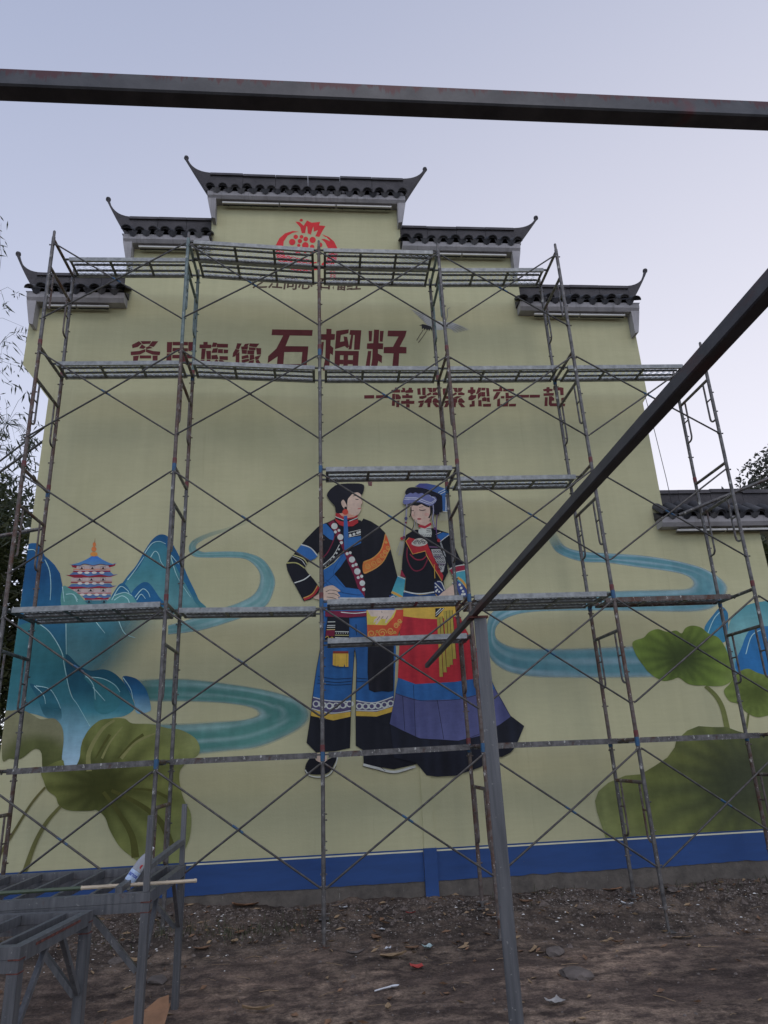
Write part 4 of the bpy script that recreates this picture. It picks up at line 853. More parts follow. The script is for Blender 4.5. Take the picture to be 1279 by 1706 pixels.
YANG = [[(390,108),(420,108),(420,130),(445,130),(445,160),(350,162),(350,135),(390,132)],[(360,178),(388,175),(388,240),(358,235)],[(395,180),(430,185),(455,215),(450,235),(398,238)],[(360,250),(390,248),(385,310),(355,310)],[(405,255),(438,252),(432,325),(405,325)],[(455,140),(500,130),(510,155),(460,160)],[(470,110),(500,115),(505,128),(475,130)],[(545,110),(580,112),(575,132),(592,135),(590,162),(505,165),(515,140),(540,135)],[(512,178),(542,178),(542,195),(585,195),(585,222),(470,222),(470,195),(512,195)],[(515,240),(550,240),(550,258),(606,258),(605,286),(458,286),(460,258),(513,258)],[(515,295),(552,295),(552,327),(515,327)]]
JIN = [[(640,118),(672,114),(676,185),(645,187)],[(695,110),(730,108),(730,192),(698,190)],[(748,112),(802,112),(803,130),(770,130)],[(812,112),(865,112),(845,150),(812,158)],[(765,136),(805,136),(805,160),(775,152)],[(745,185),(785,162),(800,178),(755,198)],[(812,168),(850,160),(885,175),(880,190),(812,190)],[(660,208),(720,200),(745,192),(740,215),(700,232),(665,228)],[(755,222),(800,205),(850,205),(802,230)],[(720,265),(756,228),(800,236),(798,275),(720,275)],[(650,262),(712,250),(710,275),(652,275)],[(810,262),(825,230),(850,228),(885,265),(880,275),(815,275)],[(755,280),(785,280),(782,325),(755,325)],[(675,283),(710,283),(690,322),(655,327)],[(815,283),(850,283),(890,325),(850,325)]]
BAO = [[(150,98),(180,98),(180,122),(202,125),(200,155),(180,160),(178,172),(150,172),(150,158),(122,155),(125,128),(150,125)],[(130,205),(160,178),(185,185),(210,180),(208,210),(165,235),(130,232)],[(165,245),(192,240),(195,300),(140,305),(142,282),(165,280)],[(235,102),(264,104),(255,140),(230,165),(210,170)],[(270,105),(310,105),(305,130),(266,130)],[(318,105),(345,108),(352,195),(325,195)],[(230,172),(261,148),(261,190),(230,230)],[(266,150),(305,150),(305,195),(266,195)],[(235,238),(265,235),(268,300),(235,300)],[(275,215),(300,205),(318,210),(320,245),(275,245)],[(325,210),(352,208),(355,255),(328,250)],[(285,278),(370,275),(365,302),(285,302)]]
ZAI = [[(390,122),(455,120),(462,98),(485,98),(490,140),(390,140)],[(500,118),(614,116),(612,140),(498,140)],[(430,150),(470,148),(430,215),(395,232),(398,205)],[(438,230),(462,215),(465,302),(435,302)],[(475,195),(510,192),(510,215),(475,215)],[(525,158),(555,155),(558,192),(612,190),(612,212),(525,215)],[(530,222),(555,222),(552,275),(530,275)],[(470,280),(550,278),(548,300),(470,300)],[(560,278),(635,275),(632,300),(560,300)]]
YI2 = [[(660,182),(775,180),(772,205),(660,207)],[(782,180),(890,180),(888,205),(780,207)]]
QI = [[(925,120),(960,115),(962,98),(990,98),(992,115),(1025,118),(1022,138),(928,138)],[(960,140),(990,140),(990,155),(960,155)],[(928,165),(1040,160),(1035,185),(930,188)],[(945,205),(970,205),(968,298),(940,298)],[(988,195),(1015,195),(1040,215),(1040,240),(1015,242),(1015,270),(1060,270),(1100,275),(1158,275),(1155,298),(1000,298),(985,280)],[(1030,105),(1110,100),(1138,105),(1140,180),(1110,182),(1105,130),(1035,128)],[(1060,150),(1085,150),(1085,245),(1060,230)],[(1118,215),(1150,208),(1162,250),(1120,252)]]
JIN2 = [[(x+285, y) for x, y in q] for q in JIN]
for tf, chs in ((a1, (GE, MIN, ZU, XIANG)), (a2, (SHI, LIU, ZI)), (a3, (YI, YANG, JIN, JIN2)), (a4, (BAO, ZAI, YI2, QI))):
    for ch in chs:
        P = Paint('painted_character', .0015, .00008)
        for q in ch:
            P.poly(tf(q), BR)
            if tf is not a2: P.stroke(tf(q), .8, BR, True, False)
        P.done()
# the opening in the box of the big character
P = Paint('painted_character', .0030); P.poly(a2([(165,280),(312,280),(303,378),(157,378)]), WC+(1.,)); P.done()

# ---- pomegranate emblem
t8 = T(440, 340, 7.994); P = Paint('painted_emblem', .0015, .0001); RE = pc(176, 30, 38)
P.poly(t8([(415,235),(470,240),(525,290),(570,220),(630,250),(745,240),(730,285),(815,295),(770,370),(735,440),(680,430),(715,350),(660,370),(655,300),(640,340),(622,410),(580,392),(572,300),(560,300),(545,390),(500,390),(480,310)]), RE)
P.disc(493/7.994+440, 218/7.994+340, 2.8, RE, 2.3)
P.poly(t8([(460,370),(380,360),(280,390),(200,460),(155,550),(150,640),(175,740),(230,810),(320,860),(420,895),(560,898),(700,880),(800,850),(700,840),(560,840),(430,800),(330,740),(270,680),(250,600),(260,500),(310,425),(380,385)]), RE)
P.poly(t8([(770,405),(860,440),(930,500),(970,580),(978,690),(945,790),(860,850),(790,872),(760,800),(830,740),(860,660),(850,590),(810,510),(760,470),(800,465),(880,500),(820,450)]), RE)
P.poly(t8([(780,430),(830,445),(880,492),(840,480)]), WC+(1.,))
for x, y, r in ((420,438,30),(497,438,25),(553,468,32),(645,480,42),(373,508,43),(475,495,30),(460,553,22),(548,552,44),(638,572,30),(450,632,40),(547,632,25),(740,545,34),(640,640,30),(380,600,22),(700,620,22)): d1_(P, t8, x, y, r, RE)
P.stroke(t8([(300,690),(420,760),(560,790),(700,780)]), 4, RE, taper=2); P.stroke(t8([(360,700),(460,730),(600,740)]), 2, RE, taper=1)
for i, (x, y) in enumerate(((890,885),(935,885),(890,960),(935,960))): 
    P.stroke(t8([(x-18,y-16),(x+18,y-16)]), .9, RE); P.stroke(t8([(x-18,y+2),(x+18,y+4)]), .9, RE); P.stroke(t8([(x,y-24),(x-4,y+24)]), .9, RE); P.stroke(t8([(x-16,y+18),(x+18,y+20)]), .9, RE)
P.done('red pomegranate emblem painted under the top parapet')
# ---- brush lettering under the emblem
def text_part(txt, name, col, center, height, bold, base):
    cu = bpy.data.curves.new(name, 'FONT'); cu.body = txt; cu.align_x = 'CENTER'; cu.align_y = 'CENTER'; cu.size = height; cu.offset = bold; cu.resolution_u = 2
    o = bpy.data.objects.new(name, cu); COL.objects.link(o)
    bpy.context.view_layer.update()
    me = bpy.data.meshes.new_from_object(o.evaluated_get(bpy.context.evaluated_depsgraph_get())); bpy.data.objects.remove(o)
    return me
me = text_part('之江同心·石榴红', 'painted_calligraphy', None, None, .25, .006, 0)
c0 = px(512, 474, WALL_Y)
for v in me.vertices:
    x, y = v.co.x, v.co.y
    v.co = (c0.x+x*.98+.10*y, WALL_Y-.0015, c0.z+y+.012*math.sin(x*7))
at = me.color_attributes.new('Col', 'FLOAT_COLOR', 'POINT'); at.data.foreach_set('color', list(pc(58, 44, 38))*len(me.vertices))
me.materials.clear(); me.materials.append(M['paint']); o = link('painted_calligraphy', me, house, (0, -WALL_Y, 0)); o['label'] = 'brown brush lettering painted under the pomegranate'

# ---- crane
t9 = T(660, 490, 9.136); P = Paint('painted_crane', .0015, .00006); gw = pc(128, 132, 140); gd = pc(84, 86, 96)
for i in range(17):
    u = i/16; P.stroke(t9([(560+20*u, 500-70*(1-u)), (440+40*u, 420+60*u-90*(1-u)), (200+270*u, 215+255*u)]), 1.3, mixc(gw, gd, (i % 3)/2.5), taper=.35)
for i in range(14):
    u = i/13; P.stroke(t9([(700+20*u, 450+60*u), (860-30*u, 440+90*u), (1110-210*u, 545+50*u)]), 1.3, mixc(gw, gd, (i % 3)/2.5), taper=.35)
P.poly(t9([(560,430),(640,410),(740,440),(800,470),(720,540),(600,545),(560,500)]), gw, True)
P.poly(t9([(345,485),(400,458),(450,470),(520,490),(545,520),(540,565),(520,530),(500,565),(485,535),(465,565),(450,525),(425,550),(415,515),(390,540),(385,480)]), pc(26,26,32))
for a in ([(410,545),(350,640),(310,708)], [(460,565),(390,670),(335,740)]): P.stroke(t9(a), 1.0, pc(60,52,48), taper=1.4)
P.stroke(t9([(740,440),(780,330),(775,240),(818,206)]), 1.3, gd, taper=.7)
P.done('flying grey crane painted beside the lettering')

# ================================================================== SCAFFOLD
H, D = 1.76, .81
TR = .024
POSTS = [(.046, -.0103, -.032, 1.768, 5), (1.841, -.0026, -.007, 1.769, 5), (3.649, .0048, .017, 1.745, 5), (5.498, -.0052, .040, 1.74, 5), (7.342, -.0094, .020, 1.752, 5), (9.150, .0085, .0, 1.765, 4), (10.95, .0, .0, 1.76, 2)]
def tubemesh(name, pts, r, mt, n=10): 
    mb = MB(); mb.tube(pts, r, n); return mb.mesh(name, mt, True)
def post_mesh(mt):
    mb = MB(); mb.tube([(0, 0, 0), (0, 0, H)], TR, 10)
    for z in (.40, 1.62): mb.tube([(-.03, -.012, z), (.03, -.012, z)], .008, 6); mb.tube([(-.04, -.012, z), (-.032, -.012, z)], .011, 6); mb.tube([(.032, -.012, z), (.04, -.012, z)], .011, 6)
    for z in (.75, 1.05): mb.tube([(TR, .0, z), (TR+.02, .0, z)], .009, 6)
    return mb.mesh('post', mt, True)
POSTM = [post_mesh(M['tube']), post_mesh(M['rusty']), post_mesh(M['tube_green'])]
def frame_mesh(mt):
    mb = MB(); mb.tube([(0, 0, H-.03), (0, D, H-.03)], .021, 10)
    return mb.mesh('scaffold_frame', mt, True)
FRAMEM = [frame_mesh(M['tube']), frame_mesh(M['rusty']), frame_mesh(M['tube_green'])]
MIDM = [tubemesh('cross_bar', [(0, 0, H-.50), (0, D, H-.50)], .021, M[q]) for q in ('tube', 'rusty', 'tube_green')]
def hook_mesh(y0, sg, mt):
    mb = MB(); y = y0+sg*.14
    pts = [(0, y, H-.50), (0, y, H-.95), (0, y, H-1.06)]
    for k in range(1, 6):
        a = k*math.pi/2/5; pts.append((0, y-sg*.07*(1-math.cos(a)), H-1.06-.07*math.sin(a)))
    pts.append((0, y0+sg*.01, H-1.13)); mb.tube(pts, .0135, 8)
    mb.tube([(0, y0, H-.80), (0, y, H-.80)], .0105, 6)
    return mb.mesh('ladder_tube', mt, True)
HOOKF = [hook_mesh(0, 1, M['tube']), hook_mesh(0, 1, M['rusty']), hook_mesh(0, 1, M['tube_green'])]
HOOKR = [hook_mesh(D, -1, M['tube']), hook_mesh(D, -1, M['rusty']), hook_mesh(D, -1, M['tube_green'])]
def ring_mesh(name, z0, z1, mt): mb = MB(); mb.tube([(0, 0, z0), (0, 0, z1)], TR+.0035, 10); return mb.mesh(name, mt, True)
RINGR = ring_mesh('paint_collar', 0.0, .075, M['red']); RINGB = ring_mesh('paint_collar', H-.10, H, M['blue'])
SPIG = tubemesh('spigot', [(0, 0, H), (0, 0, H+.10), (0, 0, H+.115)], [.019, .019, .010], M['tube'])
scaf = empty('scaffold', (0, 0, 0)); tag(scaf, 'tall weathered steel frame scaffold with cross braces in front of the mural', 'scaffold')
rs = random.Random(5)
def lvl(p, k): return POSTS[p][2]+POSTS[p][3]*k
def postx(p, z): return POSTS[p][0]+POSTS[p][1]*z
for p, (x0, sl_, z0, h, n) in enumerate(POSTS):
    for k in range(n):
        zb = lvl(p, k); sc = h/H
        v = 1 if k == 0 or (rs.random() < .2) else (2 if (p == 3 and k >= 3) or (p == 1 and k == 4) else 0)
        f = link('scaffold_frame', FRAMEM[v], scaf, (postx(p, zb), 0, zb)); f.scale = (1, 1, sc); f.rotation_euler = (0, math.atan(sl_)+rs.uniform(-.002, .002), 0)
        vp = v if rs.random() < .75 else (0 if v else 1)
        for y in (0, D):
            link('post', POSTM[vp], f, (0, y, 0))
            if k > 0 and k < 5 and rs.random() < .5: link('paint_collar', RINGR, f, (0, y, 0))
            if k < n-1 and rs.random() < .5: link('paint_collar', RINGB, f, (0, y, 0))
            if k == n-1: link('spigot', SPIG, f, (0, y, 0))
        link('cross_bar', MIDM[v], f); link('ladder_tube', HOOKF[v], f); link('ladder_tube', HOOKR[v], f)
    pass
    # screw jacks down to the ground
    for y in (0, D):
        zt = lvl(p, 0); xg = postx(p, 0); zg = gbase(xg, y)+.012
        mb = MB(); mb.tube([(xg, y, zg), (xg, y, zt+.03)], .016, 8); mb.box(xg-.06, xg+.06, y-.06, y+.06, zg-.004, zg+.004)
        for i in range(int((zt-zg)/.016)): mb.tube([(xg, y, zg+.012+i*.016), (xg, y, zg+.018+i*.016)], .0185, 8)
        mb.tube([(xg-.07, y, zt-.012), (xg+.07, y, zt-.012)], .008, 6); mb.tube([(xg, y, zt-.03), (xg, y, zt+.0)], .027, 8)
        mb.build('base_jack', M['jack'], scaf, True)
# cross braces on the outer face
def brace(p, k, yo=-.035):
    za, zb_ = lvl(p, k), lvl(p+1, k); sa, sb = POSTS[p][3]/H, POSTS[p+1][3]/H
    lo_a, hi_a, lo_b, hi_b = za+.40*sa, za+1.62*sa, zb_+.40*sb, zb_+1.62*sb
    A, B_ = Vector((postx(p, hi_a)+.04, yo, hi_a)), Vector((postx(p+1, lo_b)-.04, yo, lo_b))
    A2, B2 = Vector((postx(p, lo_a)+.04, yo-.022, lo_a)), Vector((postx(p+1, hi_b)-.04, yo-.022, hi_b))
    mid_ = (A+B_+A2+B2)/4
    mb = MB(); mb.tube([mid_+Vector((0, -.03, 0)), mid_+Vector((0, .03, 0))], .009, 8)
    d_ = (B_-A).normalized(); mb.tube([(A+B_)/2-d_*.07, (A+B_)/2+d_*.07], .0128, 8, 1)
    c_ = mb.build('cross_brace', [M['brace'], M['blue']], scaf, True)
    for a, b_ in ((A, B_), (A2, B2)):
        mb = MB(); d_ = (b_-a).normalized(); sag = Vector((0, rs.uniform(-.006, .006), rs.uniform(-.008, .004)))
        mb.tube([a-d_*.03, a, (a+b_)/2+sag, b_, b_+d_*.03], [.006, .0115, .0115, .0115, .006], 8); mb.build('brace_tube', M['brace'], c_, True)
for k in range(5):
    for p in range(5):
        if k == 4 and p == 4: continue
        brace(p, k)
brace(5, 1); brace(5, 0)

# ------------------------------------------------------------------ platforms hooked on the frames
PW = .385
def deck_parts(L, style, rh=.062):
    """one catwalk: origin at its left front, x along, y inward, z at the bearing bar"""
    rt, rdk = (M['rail_top'] if style < 2 else (M['rusty'] if style == 2 else M['tube'])), M['rail_dark']
    d = {}
    def m_(name, fn, mt): mb = MB(); fn(mb); d.setdefault(name, []).append(mb.mesh(name, mt))
    for y in (0, PW-.035): m_('side_rail', lambda mb: (mb.box(0, L, y, y+.035, -.014 if style != 3 else -.016, .048), mb.box(0, L, y+(.0351 if y == 0 else -.0101), y+(.045 if y == 0 else -.0001), .0, .006)), rt)
    for i in (1, 2): m_('slat', lambda mb: mb.box(.036, L-.036, PW*i/3-.014, PW*i/3+.014, .008, .030), rdk)
    for u in (.0, .333, .667, 1.0):
        x = .018+u*(L-.036); m_('cross_bar', lambda mb: mb.box(x-.018, x+.018, .036, PW-.036, -.004, .0075), rdk)
    for x, s_ in ((0, -1), (L, 1)):
        for y in (.018, PW-.018): m_('hook', lambda mb: (mb.bar((x, y, .022), (x+s_*.045, y, .022), .028, .018), mb.bar((x+s_*.045, y, .028), (x+s_*.062, y, -.012), .028, .012)), rdk)
    mb = MB(); ny, nxx = 8, int(L/.05)
    for j in range(ny):
        y = .045+(PW-.09)*j/(ny-1); am = .5*(PW-.09)/(ny-1)
        for i in range(nxx):
            xa = .036+(L-.072)*i/nxx; xb = .036+(L-.072)*(i+1)/nxx; ya = y+(am if i % 2 else -am); yb = y+(-am if i % 2 else am)
            mb.add([(xa, ya-.004, .022), (xb, yb-.004, .022), (xb, yb+.004, .038), (xa, ya+.004, .038)], [(0, 1, 2, 3)])
    d['deck_mesh'] = [mb.mesh('deck_mesh', M['mesh'])]
    return d
_deck = {}
ROW = {5: 'top', 4: 'second', 3: 'third', 2: 'fourth', 1: 'lowest'}
BAY = ['leftmost', 'second', 'middle', 'fourth', 'fifth']
def platform(p, k, y, label, dz=0.0, style=0):
    za, zb_ = lvl(p, k)-.052+dz, lvl(p+1, k)-.052+dz
    xa, xb = postx(p, za)+.07, postx(p+1, zb_)-.07; L = round(xb-xa, 2)
    key = (L, style)
    if key not in _deck: _deck[key] = deck_parts(L, style)
    root = empty('scaffold_platform', (xa, y, za)); root.rotation_euler = (0, -math.atan2(zb_-za, xb-xa), 0)
    tag(root, label, 'platform', 'platforms laid across the scaffold')
    for nm, ms in _deck[key].items():
        for m_ in ms:
            o = link(nm, m_, root)
            if nm == 'deck_mesh': o['kind'] = 'stuff'
FR, BK_ = .02, D-PW-.02
G = 'grey steel mesh platform '
platform(0, 5, BK_, G+'at the top left, against the leftmost low tiled parapet')
platform(1, 5, FR, G+'left of the pomegranate emblem, front one of the pair')
platform(1, 5, BK_, G+'left of the pomegranate emblem, rear one of the pair')
platform(2, 5, FR, G+'right of the pomegranate emblem, front one of the pair')
platform(2, 5, BK_, G+'right of the pomegranate emblem, rear one of the pair')
platform(3, 5, BK_, G+'at the right end of the top row')
platform(0, 4, BK_, G+'at the left end of the row under the large lettering')
platform(1, 4, BK_, G+'under the left half of the large lettering')
platform(2, 4, BK_, G+'under the right half of the large lettering')
platform(3, 4, BK_, G+'just above the right end of the smaller lettering')
platform(4, 4, BK_, G+'at the right end of the second row, reaching over open sky')
platform(2, 3, FR, G+'right above the heads of the painted couple')
platform(3, 3, BK_, G+'right of the painted woman\'s head-cloth')
platform(0, 2, FR, G+'under the painted pagoda, front one of the pair')
platform(0, 2, BK_, G+'under the painted pagoda, rear one of the pair')
platform(1, 2, BK_, G+'left of the painted man\'s hip')
platform(2, 2, FR, G+'across the waists of the painted couple', 0, 1)
platform(2, 2, FR, G+'across the thighs of the painted couple', -.47, 1)
platform(3, 2, FR, G+'right of the painted woman\'s waist, front one of the pair')
platform(3, 2, BK_, G+'right of the painted woman\'s waist, rear one of the pair')
platform(4, 2, BK_, 'rusty brown steel mesh platform over the right-hand painted lotus leaf', 0, 2)
platform(0, 1, BK_, 'worn steel platform seen edge-on over the drooping painted lotus leaf', 0, 3)
platform(1, 1, BK_, 'worn steel platform seen edge-on left of the painted man\'s feet', 0, 3)
platform(2, 1, BK_, 'worn steel platform seen edge-on across the painted couple\'s feet', 0, 3)
platform(3, 1, BK_, 'worn steel platform seen edge-on right of the painted black skirt hem', 0, 3)
platform(4, 1, BK_, 'worn steel platform seen edge-on over the big lower right lotus leaf', 0, 3)
# loose tie pipes
def pipe(a, b_, label, r=.024, mt='tube'):
    mb = MB(); mb.tube([a, b_], r, 10); return tag(mb.build('tie_pipe', M[mt], None, True), label, 'pipe', 'loose scaffold tie pipes')
pipe(px(1131, 858, D+.03), px(1330, 777, .2), 'grey tie pipe running off to the right from the outermost scaffold frame')
pipe(px(-60, 872, 1.9), px(78, 879, D+.05)+Vector((0, 0, .0)), 'grey tie pipe running off to the left at the leftmost frame') if False else pipe(px(-70, 905, .5), px(74, 880, D+.06), 'grey tie pipe reaching out left above the painted blue mountain')
pipe(px(-50, 822, 2.4), px(90, 722, 2.6), 'upper of two thin bars slanting behind the left wall edge', .02, 'brace')
pipe(px(-50, 806, 3.0), px(90, 700, 3.2), 'lower thin bar slanting behind the left wall edge', .016, 'brace')
p = px(616, 803, .03); mb = MB(); mb.prism([(-.028, 0), (.03, .004), (.024, -.055), (-.02, -.05)], -.006, .006)
o = mb.build('red_tag', M['red']); o.location = p; tag(o, 'small red cloth tag hanging under the platform above the painted man', 'tag')
# cable hanging from the right corner of the main wall
mb = MB(); c0 = px(1073, 655, 1.22); mb.tube([c0, c0+Vector((.05, 0, -.7)), c0+Vector((.09, 0, -1.5)), c0+Vector((.12, 0.03, -2.0))], .005, 6)
tag(mb.build('cable', M['black'], None, True), 'thin dark cable hanging at the right corner of the main wall', 'cable')

# ================================================================== FOREGROUND STEEL
# post with a beam running over it towards the house
PXX, PYY = 4.625, -4.15
fr = empty('steel_post_frame', (PXX, PYY, -.2)); tag(fr, 'blue-grey square steel post carrying a long dark beam towards the house', 'steel frame')
mb = MB(); s_ = .037; L0, L1 = -.35, 2.648
ch = .006
ringp = [(-s_, -s_+ch), (-s_+ch, -s_), (s_-ch, -s_), (s_, -s_+ch), (s_, s_-ch), (s_-ch, s_), (-s_+ch, s_), (-s_, s_-ch)]
def section(mb, axis_pts, rp):
    n = len(rp); vs_ = []
    for o_, xa, ya in axis_pts:
        for (a, b_) in rp: vs_.append(Vector(o_)+Vector(xa)*a+Vector(ya)*b_)
    fs = [(i*n+k, i*n+(k+1) % n, (i+1)*n+(k+1) % n, (i+1)*n+k) for i in range(len(axis_pts)-1) for k in range(n)]
    fs += [tuple(range(n-1, -1, -1)), tuple(range((len(axis_pts)-1)*n, len(axis_pts)*n))]
    mb.add(vs_, fs)
ca, sa_ = math.cos(R(-14)), math.sin(R(-14))
section(mb, [((0, 0, L0), (ca, sa_, 0), (-sa_, ca, 0)), ((0, 0, L1), (ca, sa_, 0), (-sa_, ca, 0))], ringp); mb.build('post', M['steel'], fr)
bs = .018
rb = [(x*bs/s_, y*bs/s_) for x, y in ringp]
def beam_at(Y): return (4.502+(Y+7.197)*.0282-PXX, Y-PYY, 0)
mb = MB(); section(mb, [(beam_at(-13.0), (1, 0, 0), (0, 0, 1)), (beam_at(-4.15), (1, 0, 0), (0, 0, 1)), (beam_at(-1.62), (1, 0, 0), (0, 0, 1))], rb); mb.build('beam', M['beam_dark'], fr, False, (0, 0, 2.68))
mb = MB(); mb.box(-.075, .04, -.045, .045, 2.6485, 2.6612); mb.build('cap_plate', M['weld'], fr)
# overhead beam
mb = MB(); bs2 = .0285; rb2 = [(x*.0275/s_, y*.0315/s_) for x, y in ringp]
section(mb, [((-9, 0, 0), (0, 1, 0), (0, 0, 1)), ((12, 0, 0), (0, 1, 0), (0, 0, 1))], rb2)
ob = mb.build('overhead_beam', M['beam'], None); ob.location = (3.7, -6.717, 3.488)
tag(ob, 'long rust-streaked square steel beam crossing overhead near the top of the view', 'beam')

# welded bench racks at lower left
def rack(name, label, x1, y0, y1, ztop, xl, uprights, nsl, pitch, sec=.06):
    r_ = empty(name, (x1, y0, -.2)); tag(r_, label, 'rack', 'welded steel racks')
    o_ = Vector((-x1, -y0, .2))
    def add(mb, nm, mt=M['steel']): 
        mb.v = [tuple(Vector(v)+o_) for v in mb.v]; return mb.build(nm, mt, r_)
    for y in (y0, y1):
        mb = MB(); mb.box(xl, x1+sec/2, y-sec/2, y+sec/2, ztop-sec, ztop); add(mb, 'rail')
        mb = MB(); mb.box(xl, x1+sec/2-.004, y-sec/2+.003, y+sec/2-.003, ztop-2*sec-.002, ztop-sec-.002); add(mb, 'lower_rail')
        for xx in (x1, xl+.12):
            zt = uprights if (uprights and xx == x1) else ztop-2*sec-.004
            ztb = -.32
            if uprights and xx == x1:
                mb = MB(); mb.box(xx-sec/2+.002, xx+sec/2-.004, y-sec/2-.001, y+sec/2+.001, ztb, ztop-2*sec-.004); add(mb, 'leg')
                mb = MB(); mb.box(xx-sec/2+.006, xx+sec/2-.014, y-sec/2+.008, y+sec/2-.010, ztop+.002, zt); add(mb, 'upright')
            else:
                mb = MB(); mb.box(xx-sec/2, xx+sec/2, y-sec/2, y+sec/2, ztb, zt); add(mb, 'leg')
        mb = MB(); mb.bar((x1-.36, y, ztop-2*sec-.01), (x1-.035, y, ztop-2*sec-.36), .035, .035); add(mb, 'knee_brace')
    mb = MB(); mb.box(x1-sec/2+.001, x1+sec/2-.001, y0+sec/2+.001, y1-sec/2-.001, ztop-sec-.02, ztop-.001); add(mb, 'end_rail')
    mb = MB(); mb.bar((x1, y0+.04, ztop-2*sec-.34), (x1, y0+.34, ztop-sec-.02), .03, .03); add(mb, 'knee_brace')
    mb = MB(); mb.bar((x1, y1-.04, ztop-2*sec-.34), (x1, y1-.34, ztop-sec-.02), .03, .03); add(mb, 'knee_brace')
    for i in range(nsl):
        x = x1-.14-i*pitch; mb = MB(); mb.box(x-.014, x+.014, y0+sec/2+.002, y1-sec/2-.002, ztop-.058, ztop-.004); add(mb, 'slat')
    mb = MB()
    for y in (y0, y1):
        mb.box(x1-sec/2-.0015, x1+sec/2+.0015, y-sec/2-.0015, y+sec/2+.0015, ztop-sec-.005, ztop-sec+.003)
        mb.box(x1-sec/2-.0015, x1+sec/2+.0015, y-sec/2-.0015, y+sec/2+.0015, ztop-2*sec-.008, ztop-2*sec-.002)
    add(mb, 'weld_seam', M['weld'])
    return r_, add
r1, add1 = rack('steel_rack', 'long steel rack with two short uprights, a bottle and a bamboo pole on it', 2.42, -2.60, -1.33, .865, -.9, 1.36, 11, .262)
mb = MB(); mb.bar((2.22, -2.585, .885), (2.405, -1.36, 1.05), .05, .04); add1(mb, 'diagonal_bar')
r2, add2 = rack('steel_rack', 'lower steel rack with a rust-streaked end rail at the bottom left corner', 1.985, -3.66, -2.78, .80, .2, 0, 3, .30, .062)
r2.rotation_euler = (0, 0, -.105)
mb = MB(); mb.box(2.0165, 2.0195, -3.52, -2.95, .768, .782); add2(mb, 'rust_streak', M['weld'])
# bamboo pole lying on the rack
mb = MB(); a = pxz(-60, 1492, .886); b_ = pxz(325, 1467, .892)
n_ = 9; pts = []; rr = []
for i in range(n_):
    u = i/(n_-1); q = a.lerp(b_, u)
    for dz_, r_ in ((-.012, .0135), (0, .0165), (.012, .0135)):
        pts.append(q+(b_-a).normalized()*dz_); rr.append(r_*(1.05-.15*u))
k = len(pts)//2
mb.tube(pts[:k+1], rr[:k+1], 8, 1); mb.tube(pts[k:], rr[k:], 8, 0)
tag(mb.build('bamboo_pole', [M['bamboo'], M['bamboo_green']], None, True), 'long bamboo pole, pale at its cut end, lying along the rack', 'bamboo pole')
# plastic bottle leaning on the diagonal bar
m, t, b = mat('clear_bottle_plastic'); b.inputs['Base Color'].default_value = (.62, .64, .68, 1); b.inputs['Roughness'].default_value = .18; b.inputs['Transmission Weight'].default_value = .55; b.inputs['IOR'].default_value = 1.2
bump(t, b, nz(t, 30, 3), .2, .003); M['pet'] = m
M['cap_w'] = simple('white_cap', (.72, .72, .74), .4, 0, .05, 5, 0); M['lab'] = simple('bottle_label', (.40, .52, .70), .45, 0, .2, 25, 0); M['lab_ink'] = simple('label_ink', (.03, .06, .36), .5, 0, .1, 9, 0); M['lab_red'] = simple('label_red', (.5, .03, .04), .5, 0, .1, 9, 0)
bo = empty('plastic_bottle', px(208, 1471, -2.42)); bo.location.z = .868
tag(bo, 'clear plastic bottle with white cap and blue label, leaning on the rack', 'bottle')
bo.rotation_euler = (R(-12), R(33), R(0))
mb = MB(); mb.lathe([(.026, 0), (.036, .006), (.038, .02), (.036, .05), (.038, .08), (.038, .17), (.036, .20), (.028, .235), (.015, .262), (.0135, .285)], 16); mb.build('body', M['pet'], bo, True)
mb = MB(); mb.lathe([(.0165, .286), (.0175, .290), (.0175, .312), (.014, .316)], 14); mb.build('cap', M['cap_w'], bo, True)
mb = MB(); mb.lathe([(.0388, .052), (.0390, .054), (.0390, .128), (.0388, .13)], 18); lb = mb.build('label_wrap', M['lab'], bo, True)
me = text_part('parnoe', 'label_print', None, None, .046, .0012, 0)
for v in me.vertices:
    a_ = -math.pi/2+v.co.x/.0394*.62; v.co = (.0394*math.cos(a_), .0394*math.sin(a_), .100+v.co.y*.9)
me.materials.clear(); me.materials.append(M['lab_ink']); link('label_print', me, lb)
mb = MB()
for i in range(5):
    a_ = -math.pi/2+.25+i*.07; a2_ = a_+.07; mb.add([(.0394*math.cos(a_), .0394*math.sin(a_), .160-i*.002), (.0394*math.cos(a2_), .0394*math.sin(a2_), .160-i*.002), (.0394*math.cos(a2_), .0394*math.sin(a2_), .178+i*.002), (.0394*math.cos(a_), .0394*math.sin(a_), .178+i*.002)], [(0, 1, 2, 3)])
mb.build('label_mark', M['lab_red'], bo)

